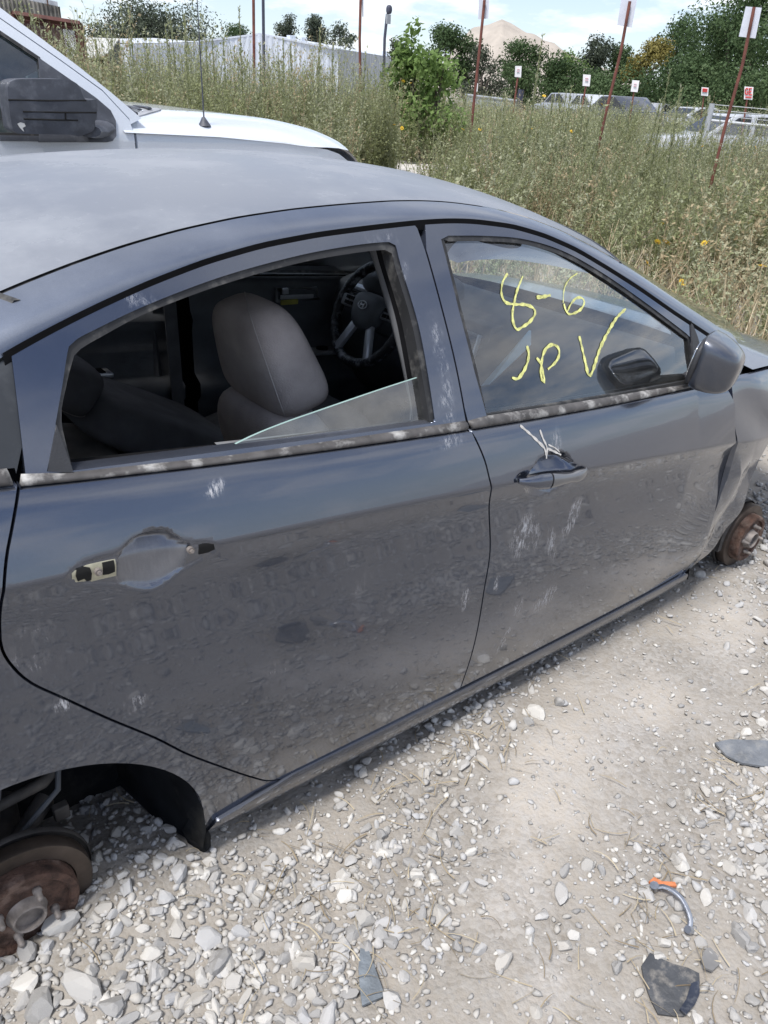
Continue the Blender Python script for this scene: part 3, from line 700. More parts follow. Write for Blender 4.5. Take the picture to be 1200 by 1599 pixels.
for nm, fa in (('windscreen_seal', hdr), ('rear_window_seal', rhdr)):
    V = []
    for s in np.linspace(0, 1, 40):
        x = 0 if fa is rhdr else 1.7
        for _ in range(4): y0 = float(y_seam(x))+.05; y = y0+(WID-2*y0)*s; x = float(fa(y))
        k = 1 if fa is hdr else -1
        for dx, dz in ((-.002*k, .001), (.007*k, .003), (.014*k, -.002)): V.append((x+dx, y, float(T(x+dx, y))+dz))
    recalc(mesh(nm, np.array(V), [(3*i+a, 3*i+a+1, 3*i+a+4, 3*i+a+3) for i in range(39) for a in (0, 1)], M_rub, car, True))
def bonnet_z(x, y):
    q = np.abs((y-WID/2)/(WID/2)); c = np.interp(x, [2.1, 2.5, 2.8, 3.1, 3.3, 3.42], [.82, .79, .735, .655, .58, .47]); return c-.06*q**3
def btop(x): y0 = float(LO(np.array([x]), np.array([float(z_belt(x))-.001 if x < 2.8 else .60]))[0])+.012; return min(y0, .8), max(WID-y0, .9)
top_grid('bonnet', np.linspace(2.30, 3.40, 40), btop, M_paint, 30, surf=bonnet_z)
V = []
top_grid('cowl', np.linspace(2.14, 2.64, 8), lambda x: (btop(x)[0]+.01, btop(x)[1]-.01), M_shell, 12, surf=lambda x, y: float(bonnet_z(x, y))-.03)
def boot_z(x, y): q = np.abs((y-WID/2)/(WID/2)); return np.interp(x, [-.97, -.93, -.8, -.5], [.90, .955, .985, .99])-.04*q**3
top_grid('boot_lid', np.linspace(-.90, -.50, 20), lambda x: (min(.8, float(LO(np.array([x]), np.array([float(z_belt(x))-.001]))[0])+.01), max(.9, WID-float(LO(np.array([x]), np.array([float(z_belt(x))-.001]))[0])-.01)), M_paint, 20, surf=boot_z)
# floor, bulkheads
MB().box((1.36, .85, .085), (1.90, 1.50, .03)).box((1.2, .85, .16), (2.1, .22, .16)).box((-.05, .85, .20), (.95, .52, .03)).build('floor_pan', M_shell, car)
MB().box((2.30, .85, .42), (.03, 1.42, .72)).build('bulkhead', M_shell, car)
MB().box((-.33, .85, .55), (.04, 1.30, .75)).box((-.55, .85, .93), (.5, 1.3, .02)).build('parcel_shelf', M_shell, car)
# headlining
V = []; xs = np.linspace(-.1, 1.74, 14); ys = np.linspace(0, 1, 14)
for x in xs:
    y0 = float(y_seam(x))+.03
    for s in ys: y = y0+(WID-2*y0)*s; V.append((x, y, float(T(x, y))-.035))
recalc(mesh('headlining', np.array(V), [(i*14+j, (i+1)*14+j, (i+1)*14+j+1, i*14+j+1) for i in range(13) for j in range(13)], M('pale headlining cloth', (.46, .45, .43), .9, var=.08), car, True))
# ------------------------------------------------------------------ car: fittings on the outside
def surf_pt(px, py, s, off=0.0):
    h = hit([(px, py)], lambda x, z: s(x, z)+off)[0]; return h
def flat_patch(name, pts, s, off, mat, parent, holes=()):
    panel(name, hxz(pts, lambda x, z: s(x, z)+off), lambda x, z: s(x, z)+off, mat, parent, holes=[hxz(h, lambda x, z: s(x, z)+off) for h in holes], flange=.006, step=.01, bstep=.006)
def bowl_low(x, z): return LO(x, z)+bowl_r_f(x, z)
def disc_px(cx, cy, r, n=14): return [(cx+r*math.cos(2*math.pi*i/n), cy+r*1.05*math.sin(2*math.pi*i/n)) for i in range(n)]
pl = [(112, 893), (122, 889), (136, 882), (159, 877), (180, 873), (182, 884), (182, 899), (160, 904), (140, 909), (113, 912)]
flat_patch('handle_bracket', pl, LO, .003, M_beige, rdoor)
flat_patch('latch_hole_shade', [(120, 889), (131, 885), (141, 887), (144, 896), (143, 906), (136, 908), (132, 904), (122, 908), (119, 900)], LO, .0018, M_recess, rdoor)  # flat black patch, paints the shade of an open latch hole
flat_patch('latch_hole_shade', [(160, 879), (178, 875), (180, 893), (170, 897), (161, 898)], LO, .0018, M_recess, rdoor)
flat_patch('latch_hole_shade', [(311, 851), (322, 848), (334, 849), (336, 858), (325, 863), (311, 866)], LO, .0025, M_recess, rdoor)
for (px, py, r) in ((154, 893, .0045), (298, 859, .0045)):
    P = surf_pt(px, py, LO); mb = MB(); mb.tube([P+np.array([0, .004, 0]), P+np.array([0, -.003, 0])], r*1.3, 14).tube([P+np.array([0, -.002, 0]), P+np.array([0, -.008, .001])], r*.75, 6)
    mb.build('screw', M_steel, rdoor)
# front door pull handle
def handle(mir=False):
    a = surf_pt(808, 749, LO); c = surf_pt(915, 730, LO); pts = []; rad = []
    for t, h, r in ((0, .006, .006), (.05, .014, .013), (.15, .022, .0185), (.28, .027, .0195), (.36, .030, .0165), (.5, .033, .0125), (.68, .032, .0115), (.8, .028, .015), (.9, .018, .0135), (.97, .008, .008), (1.0, .002, .003)):
        P = a+(c-a)*t; pts.append(P+np.array([0, -h, -.002])); rad.append(r)
    pts = np.array(smooth_path(pts, .006)); k = len(pts); rad = np.interp(np.linspace(0, 1, k), np.linspace(0, 1, len(rad)), rad)
    if mir: pts = pts*np.array([1, -1, 1])+np.array([0, WID, 0])
    cut = int(k*.34)
    mb = MB(); mb.tube(pts[cut:], rad[cut:], 16, True, .62, up=(0, 1, 0)); h = mb.build('handle_grip', M_handle, lfdoor if mir else fdoor, True)
    mb = MB(); mb.tube(pts[:cut], rad[:cut], 16, True, .68, up=(0, 1, 0)); mb.build('handle_cap', M_paint, lfdoor if mir else fdoor, True)
handle(); handle(True)
# dried drips running into the handle bowl
def ribbon(pts, w, s, off, name, mat, parent, wob=0.0):
    h = np.array(smooth_path(hit(pts, s), .006)); k = len(h); V = []
    T_ = np.gradient(h, axis=0)
    for i in range(k):
        n = np.array([0, -1, .4]); a = np.cross(T_[i], n); a /= np.linalg.norm(a)+1e-9
        ww = w*(.55+.45*math.sin(math.pi*min(1, max(0, (i+.6)/k)))**.5)*(1+wob*math.sin(i*1.7)+.5*wob*math.sin(i*.61+1))
        o = np.array([0, off, 0]); V += [h[i]+a*ww/2+o, h[i]-a*ww/2+o]
    return np.array(V), [(2*i, 2*i+1, 2*i+3, 2*i+2) for i in range(k-1)]
M_drip = M('dried pale drip', (.52, .50, .47), .8, var=.25, scale=90)
mb = MB()
for pts, w in (([(812, 664), (826, 676), (840, 689), (850, 700), (853, 712)], .006), ([(843, 671), (848, 685), (854, 699), (853, 716)], .005), ([(855, 700), (866, 705), (876, 710)], .005), ([(856, 694), (868, 700), (874, 706)], .003)):
    V, F = ribbon(pts, w, LO, -.0012, '', None, None, .3); mb.add(V, F)
mb.build('drip_stain', M_drip, fdoor)
# yellow marker writing on the front window
C7 = lambda L: [(680+a/2.857, 360+b/2.857) for a, b in L]
UPG = lambda x, z: S_up(x, z)+.010
strokes = [([(320, 190), (298, 230), (293, 280), (310, 318), (350, 328), (400, 330), (435, 345), (443, 370), (420, 405), (385, 430), (362, 440), (347, 415), (342, 370), (352, 310), (365, 260), (388, 203)], .0060),
           ([(450, 297), (475, 295), (512, 287)], .0075),
           ([(632, 190), (600, 212), (578, 245), (570, 280), (568, 322)], .0030),
           ([(572, 325), (578, 350), (592, 371), (620, 367), (650, 347), (663, 317), (650, 299), (625, 302), (602, 328), (586, 362)], .0055),
           ([(407, 513), (415, 550), (408, 590), (390, 630), (365, 660), (340, 655)], .0070),
           ([(450, 567), (468, 592), (480, 640), (486, 674), (473, 664), (470, 612), (478, 555), (495, 522), (520, 508), (545, 520), (551, 550), (535, 585), (500, 618)], .0068),
           ([(640, 470), (652, 520), (668, 590), (680, 640), (690, 645), (705, 610), (735, 520), (775, 440), (810, 385), (848, 348)], .0082)]
mb = MB()
for pts, w in strokes:
    V, F = ribbon(C7(pts), w*1.12, UPG, -.002, '', None, None, .28); mb.add(V, F)
mb.build('marker_writing', M_mark, fdoor)
M_mirp = paintmat('dull mirror shell paint', (.060, .070, .095), dust0=.10, rough=.34, scuffs=False)
# door mirror, folded in against the window
def mirror_part(mir):
    flip = (lambda V: V*np.array([1, -1, 1])+np.array([0, WID, 0])) if mir else (lambda V: V)
    c = at_y(1112, 563, -.005)
    Rm_ = rotz(R(-72))
    def shape(V):
        V = V.copy(); u = np.clip(V[:, 0]/.085, -1, 1); s = V[:, 1]/.11
        V[:, 2] *= (1-.30*np.clip(u, 0, 1)**1.3)*(1-.12*s); V[:, 1] *= (1-.30*np.clip(u, 0, 1))
        V[:, 0] = np.where(V[:, 0] < -.02, -.02+(V[:, 0]+.02)*.12, V[:, 0]); V[:, 2] -= .012*u
        return V
    place = lambda V: flip((V@roty(R(8)).T)@Rm_.T+c)
    V, F = superq((0, 0, 0), (.076, .090, .066), .42, .5, 40, 24, shape)
    V2 = place(V); root = mesh('door_mirror', V2, F, M_mirp, car, True, attrs={'scuff': np.zeros(len(V))}); recalc(root)
    V, F = superq((0, 0, 0), (.005, .082, .050), .5, .62, 32, 8); V[:, 0] -= .036; recalc(mesh('mirror_glass', place(V), F, M_mirror, root, True))
    V, F = superq((0, 0, 0), (.012, .096, .062), .5, .62, 32, 8); V[:, 0] -= .026; recalc(mesh('mirror_rim', place(V), F, M_xpl, root, True))
    b = surf_pt(1098, 600, UP); mb = MB(); mb.tube([c+np.array([.03, .01, -.052]), c+np.array([.03, .05, -.064]), b+np.array([.05, .03, .0])], [.034, .034, .03], 14, True, .45)
    for v in range(len(mb.v)):
        if mir: x, y, z = mb.v[v]; mb.v[v] = (x, WID-y, z)
    mb.build('mirror_foot', M_xpl, root, True)
    sail = hxz([(1078, 500), (1088, 525), (1098, 560), (1102, 598), (1088, 600), (1080, 545)], UP)
    panel('mirror_sail', sail, UP, M_xpl, root, off=-.004, flange=.012, step=.02, mirror=mir)
mirror_part(False); mirror_part(True)

# ------------------------------------------------------------------ hubs and wheel wells
def hub(name, x, y, z, r, label, front=False, mir=False):
    """rusty disc with a raised hat, hub tube and studs, axis along -y"""
    h = None
    def lathe(prof, n=56):
        V = []; F = []
        for (rr, yy) in prof:
            for i in range(n): a = 2*math.pi*i/n; V.append((x+rr*math.cos(a), y+yy, z+rr*math.sin(a)))
        for k in range(len(prof)-1):
            for i in range(n): F.append((k*n+i, k*n+(i+1) % n, (k+1)*n+(i+1) % n, (k+1)*n+i))
        return np.array(V), F
    fl = (lambda V: V*np.array([1, -1, 1])+np.array([0, WID, 0])) if mir else (lambda V: V)
    V, F = lathe([(.01, .030), (r*.99, .030), (r, .026), (r, .004), (r*.985, .0), (r*.76, .0), (r*.75, .003)])
    d = recalc(smoothed(mesh('brake_disc', fl(V), F, M_disc, car)))
    V, F = lathe([(r*.74, .004), (r*.735, -.022), (r*.715, -.030), (r*.67, -.032), (r*.60, -.030), (r*.585, -.022), (.0, -.022)])
    recalc(smoothed(mesh('disc_hat', fl(V), F, M_rust, d), 25))
    V, F = lathe([(.038, -.022), (.034, -.030), (.031, -.042), (.029, -.044), (.026, -.042), (.025, -.030), (0, -.028)])
    recalc(smoothed(mesh('hub_tube', fl(V), F, M_steel, d), 25))
    for i in range(4):
        a = R(62+90*i+(20 if front else 0)); cx, cz = x+.053*math.cos(a), z+.053*math.sin(a)
        V, F = tube_geo([(cx, y-.02, cz), (cx, y-.030, cz), (cx, y-.031, cz), (cx, y-.048, cz), (cx, y-.052, cz)], [.0085, .0085, .0062, .0062, .004], 10); mesh('wheel_stud', fl(V), F, M_steel, d, True)
    V, F = lathe([(r*1.05, .03), (r*1.07, .036), (r*1.06, .043), (0, .046)]); recalc(smoothed(mesh('splash_shield', fl(V), F, M_arm, d)))
HZR = .085; HZF = .078
for mir in (False, True):
    hub('rear', .0, .115, HZR, .134, '', False, mir); hub('front', 2.585, .085, HZF-.012, .126, '', True, mir)
    f = (lambda P: [(a, WID-b, c) for a, b, c in P]) if mir else (lambda P: P)
    # wheel well tubs
    for (cx, cz, rr, nm) in ((.005, .13, .37, 'rear_wheel_tub'), (2.58, .12, .38, 'front_wheel_tub')):
        V = []; n = 24; a0, a1 = (R(-16), R(196)) if cx < 1 else (R(75), R(196))
        for yy in (.07, .60):
            for i in range(n): a = a0+(a1-a0)*i/(n-1); V.append((cx+rr*math.cos(a), yy if not mir else WID-yy, cz+rr*math.sin(a)))
        V.append((cx-(.0 if cx < 1 else .12), .60 if not mir else WID-.60, cz-.2 if cx < 1 else cz+.1)); F = [(i, i+1, n+i+1, n+i) for i in range(n-1)]+[(n+i, n+i+1, 2*n) for i in range(n-1)]
        mesh(nm, np.array(V), F, M_well, car, True)
    mb = MB(); mb.tube(f([(-.32, .30, .20), (-.12, .22, .235), (.10, .24, .235), (.20, .30, .25), (.24, .42, .30)]), .012, 10); mb.build('trailing_arm', M_arm, car, True)
    mb = MB(); mb.tube(f([(.0, .16, HZR), (.05, .50, .13)]), .03, 12); mb.tube(f([(-.14, .20, .12), (.02, .20, .15), (.10, .26, .17)]), .02, 10); mb.build('axle_beam', M_arm, car, True)
    mb = MB(); mb.tube(f([(-.05, .33, .16), (-.06, .36, .30), (-.07, .38, .55)]), [.045, .05, .05], 14); mb.build('spring_strut', M_plast, car, True)
    mb = MB(); mb.tube(f([(.02, .20, .16), (.12, .22, .22), (.16, .30, .30), (.18, .40, .42)]), .006, 8).tube(f([(.0, .22, .2), (.04, .26, .32), (.02, .34, .45)]), .005, 8); mb.build('brake_hose', M_plast, car, True)
    mb = MB().box(f([(.115, .21, .17)])[0], (.03, .02, .035)); mb.build('hose_clip', M_arm, car, bevel=.003)
    mb = MB().tube(f([(2.56, .16, HZF), (2.54, .55, .12)]), .03, 12).box(f([(2.47, .13, .10)])[0], (.07, .07, .12)); mb.build('drive_shaft', M_arm, car, True)
    MB().box(f([(-.06, .37, .20)])[0], (.80, .02, .56)).build('inner_wheel_wall', M_well, car)
    # inner sill and liner closing the front of the rear wheel well
    mb = MB(); mb.add(f([(.30, .20, .02), (.345, .06, .035), (.352, .05, .10), (.350, .05, .22), (.30, .22, .34), (.24, .40, .40), (.22, .58, .38), (.22, .60, .02)]), [(0, 1, 2, 3, 4, 5, 6, 7)]); mb.build('wheel_well_liner', M_well, car)
    V = [(.357, .062, .05), (.356, .064, .012), (.345, .075, -.002), (.33, .10, .004), (.325, .12, .05), (.335, .10, .10), (.350, .07, .09)]
    mb = MB(); n = len(V); W_ = V+[(a+.014, b+.006, c+.002) for a, b, c in V]; mb.add(f(W_), [tuple(range(n)), tuple(range(n, 2*n))[::-1]]+[(i, (i+1) % n, n+(i+1) % n, n+i) for i in range(n)]); mb.build('mud_flap', M_well, car, bevel=.004)
# front strut top, radiator support and bumper beam so the nose is not hollow
mb = MB().box((2.86, .85, .36), (.62, .70, .34)).box((3.25, .85, .36), (.06, 1.0, .10)).box((3.1, .85, .30), (.3, .3, .08)); mb.build('engine_bay_block', M_shell, car, bevel=.02)

# ------------------------------------------------------------------ car: cabin
def pillow(name, c, r, e1, e2, mat, parent, rot=None, fn=None, nu=36, nv=20):
    V, F = superq((0, 0, 0), r, e1, e2, nu, nv, fn)
    if rot is not None: V = V@np.array(rot).T
    return recalc(mesh(name, V+np.array(c), F, mat, parent, True))
def seat(y, recline, mats, xh, name, mb=None, hx=0, top=(.80, .90)):
    """front seat: cushion, backrest hinged at (xh, .42), headrest on two posts"""
    s = empty(name, (xh, y, .1)) if False else None
    A = roty(-recline)
    def bk(V):
        V = V.copy(); t = (V[:, 2]/.295+1)/2; V[:, 1] *= 1.0-.30*np.clip((t-.60)/.40, 0, 1)**1.4; V[:, 0] += .03*np.cos(t*3.0)-.02*(np.abs(V[:, 1])/.24)**3*np.where(V[:, 0] > 0, -1, 0); return V
    base = np.array([xh, y, .33])
    b = pillow('seat_backrest', base+A@np.array([0, 0, .25]), (.075, .245, .295), .42, .5, mats[0], car, A, bk)
    def hr(V):
        V = V.copy(); t = V[:, 2]/.12; V[:, 1] *= 1-.20*np.clip(t, -1, 1)*.9-.06; V[:, 0] *= 1-.18*t; V[:, 0] -= .012*t; return V
    hc = base+A@np.array([.0, 0, .642]); h = pillow('headrest', hc, (.072, .152, .122), .50, .55, mats[1], b, A, hr, 40, 26)
    # stitched seam round the side of the headrest
    for sd in (-1,):
        P = []
        for a in np.linspace(R(-78), R(112), 44):
            sg = lambda v, e: math.copysign(abs(v)**e, v)
            th = R(228)
            V = np.array([[.072*sg(math.cos(a), .5)*sg(math.cos(th), .55), .152*sg(math.cos(a), .5)*sg(math.sin(th), .55), .122*sg(math.sin(a), .5)]])
            V = hr(V)*1.012; P.append(hc+A@V[0])
        m2 = MB(); m2.tube(P, .0012, 6); m2.build('seam_stitch', M_stitch, b, True)
    for dy in (-.06, .06): MB().tube([base+A@np.array([0, dy, .50]), base+A@np.array([0, dy, .62])], .007, 8).build('headrest_post', M_plast, b, True)
    cu = pillow('seat_cushion', (xh+.27, y, .33), (.29, .25, .10), .4, .45, mats[0], car, roty(R(-6)))
    return b
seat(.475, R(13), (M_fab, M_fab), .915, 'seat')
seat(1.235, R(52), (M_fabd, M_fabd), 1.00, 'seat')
# rear bench
pillow('rear_seat_cushion', (.36, .85, .375), (.30, .66, .105), .35, .30, M_fabm, car, roty(R(-5)))
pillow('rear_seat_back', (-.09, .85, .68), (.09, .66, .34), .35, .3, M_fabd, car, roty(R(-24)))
# dashboard
prof = [(1.72, .60), (1.70, .74), (1.75, .82), (1.86, .845), (2.1, .83), (2.27, .79), (2.27, .30), (1.95, .30), (1.80, .42)]
mb = MB().prism(prof, WID-.22, lambda a, b, c: (a, .11+c, b-.02)); mb.build('dashboard', M_plast, car, True, bevel=.02, seg=3)
pillow('instrument_hood', (1.84, 1.22, .835), (.13, .21, .06), .6, .6, M_plast, car)
# centre stack with silver frame, vents and radio
cs = MB().prism([(1.62, .36), (1.70, .70), (1.74, .83), (1.80, .83), (1.80, .36)], .30, lambda a, b, c: (a, .70+c, b-.01)); stack = cs.build('centre_stack', M_plast, car, True, bevel=.012)
for y0, y1, z0, z1 in ((.715, .845, .70, .80), (.855, .985, .70, .80)):
    mb = MB()
    for k in range(5): z = z0+.012+(z1-z0-.024)*k/4; x = 1.694+(z-.70)*.33; mb.box((x-.004, (y0+y1)/2, z), (.012, y1-y0-.012, .006))
    mb.build('air_vent', M_plast2, stack)
    for (c, d) in (((1.69, y0, (z0+z1)/2), (.012, .008, z1-z0)), ((1.69, y1, (z0+z1)/2), (.012, .008, z1-z0))): MB().box(c, d, roty(.3)).build('vent_frame', M_silver, stack)
mb = MB().box((1.655, .85, .58), (.008, .22, .12), roty(.22)); mb.build('radio_panel', M_plast2, stack, bevel=.004)
MB().box((1.648, .85, .655), (.012, .25, .010), roty(.22)).build('silver_trim', M_silver, stack); MB().box((1.632, .85, .505), (.012, .24, .010), roty(.22)).build('silver_trim', M_silver, stack)
mb = MB().box((1.35, .85, .26), (.75, .20, .22)); mb.build('centre_console', M_plast, car, bevel=.03)
for yv in (1.40,):
    mb = MB().box((1.735, yv, .77), (.03, .12, .085), roty(.2)); v = mb.build('air_vent_surround', M_silver, car, bevel=.01)
    m2 = MB()
    for k in range(5): m2.box((1.715, yv, .742+.014*k), (.02, .10, .007), roty(.2))
    m2.build('vent_slat', M_plast, v)
# thin pale blue strip slanting across the dash top
a, b, c_, d_ = (at_y(826, 516, .62), at_y(853, 516, .60), at_y(764, 600, .42), at_y(752, 602, .44))
M_pale_strip = M('pale blue strip', (.42, .60, .72), .3, var=.15)
mb = MB(); P = [a, b, c_, d_]; mb.add(P+[p+np.array([.006, .004, -.004]) for p in P], [(0, 1, 2, 3), (7, 6, 5, 4), (0, 4, 5, 1), (1, 5, 6, 2), (2, 6, 7, 3), (3, 7, 4, 0)]); mb.build('pale_strip', M_pale_strip, car)
# steering wheel
SWC = np.array([1.63, 1.205, .76]); ax = np.array([-.90, 0, .436]); ax /= np.linalg.norm(ax); su = np.array([.436, 0, .90]); su /= np.linalg.norm(su); sr = np.array([0, -1, 0.])
M_wrap = M('wheel cover with worn pale patches', (.012, .012, .014), .35, var=.3, dust=(.38, .39, .42), dustamt=.9, dscale=30, bmp=.5, bscale=120)
V = []; n, m_ = 72, 14
for i in range(n):
    t = 2*math.pi*i/n; rd = math.cos(t)*sr+math.sin(t)*su
    for j in range(m_):
        q = 2*math.pi*j/m_; rr = .0185*(1+.05*math.sin(i*1.9)); V.append(SWC+rd*(.182+rr*math.cos(q))+ax*rr*math.sin(q))
swh = recalc(mesh('steering_wheel', np.array(V), [(i*m_+j, i*m_+(j+1) % m_, ((i+1) % n)*m_+(j+1) % m_, ((i+1) % n)*m_+j) for i in range(n) for j in range(m_)], M_wrap, car, True))
B3 = np.stack([ax, sr, su], 1)
def swp(name, c, r, e1, e2, mat, fn=None): V, F = superq((0, 0, 0), r, e1, e2, 28, 16, fn); recalc(mesh(name, (V+np.array(c))@B3.T+SWC, F, mat, swh, True))
swp('wheel_hub', (.005, 0, .005), (.038, .078, .068), .7, .65, M_plast, lambda V: np.stack([V[:, 0], V[:, 1]*(1+.28*V[:, 2]/.068), V[:, 2]], 1))
for s in (-1, 1):
    mb = MB(); mb.box((.005, s*.115, .02), (.022, .10, .045)); o = mb.build('spoke_pad', M_plast2, swh, bevel=.008, smooth=True)
    for v in o.data.vertices: v.co = Vector(B3@np.array(v.co)+SWC)
    mb = MB(); mb.box((.008, s*.065, -.095), (.02, .034, .15), np.array([[1, 0, 0], [0, math.cos(s*.42), -math.sin(s*.42)], [0, math.sin(s*.42), math.cos(s*.42)]])); o = mb.build('spoke', M_silver, swh, bevel=.006, smooth=True)
    for v in o.data.vertices: v.co = Vector(B3@np.array(v.co)+SWC)
    mb = MB()
    for k in range(2):
        for l in range(2): mb.box((.018, s*(.10+.026*k), .012+.02*l), (.006, .018, .013))
    o = mb.build('wheel_button', M_shell, swh)
    for v in o.data.vertices: v.co = Vector(B3@np.array(v.co)+SWC)
# oval badge with a slanted H
mb = MB(); ring = [(.046, .024*math.cos(t), .020+.0135*math.sin(t)) for t in np.linspace(0, 2*math.pi, 29)]
mb.tube(ring, .0020, 6, False)
for pts in ([(-.012, .012), (-.007, .029)], [(.006, .0105), (.012, .028)], [(-.010, .0185), (.010, .0215)]): mb.tube([(.047, -a*-1, b) for a, b in [(p[0], p[1]) for p in pts]], .0024, 6)
o = mb.build('badge', M_silver, swh, True)
for v in o.data.vertices: v.co = Vector(B3@np.array(v.co)+SWC)
mb = MB().tube([SWC-ax*.02, SWC-ax*.22], [.05, .06], 14); mb.build('steering_column', M_plast, car, True)
mb = MB().tube([SWC-ax*.06+sr*.03, SWC-ax*.07+sr*-.16+su*.03], [.008, .012], 8); mb.build('indicator_stalk', M_plast, car, True)

# door inner trims (left ones are seen through the open window, right ones through the glass)
def trim(mir, x0, x1, mat_top, front):
    mb = MB(); n = 16; V = []; F = []
    for x in np.linspace(x0, x1, n):
        zb = float(z_belt(x)); yb = float(S_up(np.array([x]), np.array([zb]))[0])
        for (dy, z) in ((.03, zb+.012), (.055, zb+.014), (.075, zb-.01), (.082, zb-.10), (.10, zb-.13), (.085, zb-.17), (.08, zb-.33), (.125, zb-.36), (.12, zb-.41), (.09, zb-.44), (.08, .13)): V.append((x, yb+dy, z))
    k = 11; V = np.array(V)
    F = [(i*k+j, (i+1)*k+j, (i+1)*k+j+1, i*k+j+1) for i in range(n-1) for j in range(k-1)]
    if mir: V = V*np.array([1, -1, 1])+np.array([0, WID, 0])
    o = recalc(mesh('inner_trim', V, F, mat_top, (lfdoor if front else lrdoor) if mir else (fdoor if front else rdoor), True)); return o
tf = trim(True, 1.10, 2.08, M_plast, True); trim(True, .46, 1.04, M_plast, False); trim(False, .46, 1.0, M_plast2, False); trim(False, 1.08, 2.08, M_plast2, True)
yl = WID-.16
dh = lfdoor
mb = MB().tube([(1.44, yl-.005, .755), (1.44, yl-.006, .80), (1.62, yl-.006, .785), (1.63, yl-.006, .745), (1.46, yl-.006, .750), (1.44, yl-.005, .757)], .007, 8); mb.build('inner_handle_frame', M_plast2, dh, True)
mb = MB().box((1.53, yl-.008, .762), (.15, .008, .016), roty(.08)).box((1.475, yl-.012, .79), (.025, .015, .022)); mb.build('inner_handle', M_silver, dh, bevel=.003)
mb = MB().box((1.49, yl-.016, .748), (.075, .012, .018), roty(.05)); mb.build('yellow_tag', M('yellow tag', (.45, .40, .08), .6), dh, bevel=.003)
mb = MB().box((1.53, yl-.02, .545), (.36, .07, .018), roty(.10)); sw = mb.build('switch_panel', M_silver, dh, bevel=.006)
mb = MB()
for k in range(2):
    for l in range(2): mb.box((1.44+.06*k, yl-.035+.028*l, .560-.006*k), (.045, .022, .012), roty(.10))
mb.build('window_switch', M_shell, dh); MB().tube([(1.64, yl-.02, .535), (1.64, yl-.02, .550)], .024, 14).build('mirror_knob', M_shell, dh)
mb = MB().box((.68, WID-.17, .600), (.20, .07, .018), roty(.10)); mb.build('switch_panel', M_silver, lrdoor, bevel=.006)
mb = MB().box((.68, WID-.175, .607), (.15, .045, .012), roty(.10)); mb.build('window_switch', M_shell, lrdoor)
# pillars seen from inside, belts
for mir in (False, True):
    f = (lambda P: [(a, WID-b, c) for a, b, c in P]) if mir else (lambda P: P)
    xm = b_up[2][0]; V = []
    rows = []
    for z in np.linspace(.40, 1.23, 12):
        xx = float(np.interp(z, [p[1] for p in b_up], [p[0] for p in b_up])) if z > .84 else b_up[0][0]
        y = float(S_up(np.array([xx]), np.array([max(z, .80)]))[0]); rows.append((xx-.055, y+.06, z))
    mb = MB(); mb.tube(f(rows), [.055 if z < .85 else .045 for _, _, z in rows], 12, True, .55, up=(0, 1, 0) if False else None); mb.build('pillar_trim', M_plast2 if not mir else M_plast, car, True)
    mb = MB(); mb.box(f([(1.0, .21, 1.02)])[0], (.045, .01, .05)).box(f([(1.0, .205, .93)])[0], (.018, .008, .07)); mb.build('belt_tongue', M_steel if mir else M_plast, car, bevel=.003)
    mb = MB(); mb.box(f([(1.0, .20, .70)])[0], (.045, .004, .62)); mb.build('seat_belt', M_fabd, car)
pillow('rear_view_mirror', (1.86, .85, 1.08), (.02, .12, .035), .5, .5, M_plast, car)
# ------------------------------------------------------------------ white pickup parked beyond the sedan (right flank at y ~ 3)
TY, TW = 3.0, 2.0
M_white = paintmat('white pickup paint', (.60, .64, .70), dustcol=(.55, .54, .52), dust0=.05, rough=.35, metal=0.0, scuffs=False, updust=.15)
M_tplast = M('grained black mirror plastic', (.055, .060, .075), .5, var=.25, bmp=.15, bscale=500, dust=(.22, .23, .26), dustamt=.35, dscale=14)
M_tglass = glassmat('pickup glass', (.45, .56, .55), dirt=.05)
M_tyre = M('tyre rubber', (.02, .02, .02), .85, var=.3, bmp=.3)
truck = empty('pickup_truck', (1.6, 4.0, 0), 'white pickup truck with a big black towing mirror parked behind the sedan', 'truck')
def ST(x, z):
    x = np.asarray(x, float); z = np.asarray(z, float)
    b = .10*np.clip((x-2.35)/.55, 0, 1.2)**3
    return TY + b + .012*np.clip((.75-z)/.4, -1, 1)**2 + .30*np.clip(z-1.19, 0, 2)+.10*np.clip(z-1.19, 0, 2)**2
HT = lambda pts: hxz2(pts, ST)
def hxz2(pts, surf):
    out = []
    for px, py in pts:
        y = TY
        for _ in range(40): P = at_y(px, py, y); y = .6*y+.4*float(surf(np.array([P[0]]), np.array([P[2]]))[0])
        out.append((P[0], P[2]))
    return out
tmir = 2*TY+TW
pil = HT([(211, 222), (209, 207), (202, 187), (160, 142), (95, 95), (0, 29)])
dirp = np.array(pil[-1])-np.array(pil[-2]); dirp /= np.linalg.norm(dirp)
ptop = np.array(pil[-1])+dirp*(1.80-pil[-1][1])/dirp[1]
win = HT([(0, 209), (64, 209), (70, 160), (60, 92), (0, 52)]); dw = np.array(win[-1])-np.array(win[-2]); dw /= np.linalg.norm(dw); wt = np.array(win[-1])+dw*(1.70-win[-1][1])/dw[1]
xr, xdoor = -.9, .02
winp = [(.10, win[0][1])]+win[1:4]+[tuple(wt), (.10, 1.70)]
body_side = [(pil[0][0], .20), pil[0]]+pil[1:]+[tuple(ptop)]+[(xdoor, 1.82), (xdoor, .20)]
wr = [(-.62, win[0][1]), (-.05, win[0][1]), (-.05, 1.70), (-.55, 1.70)]
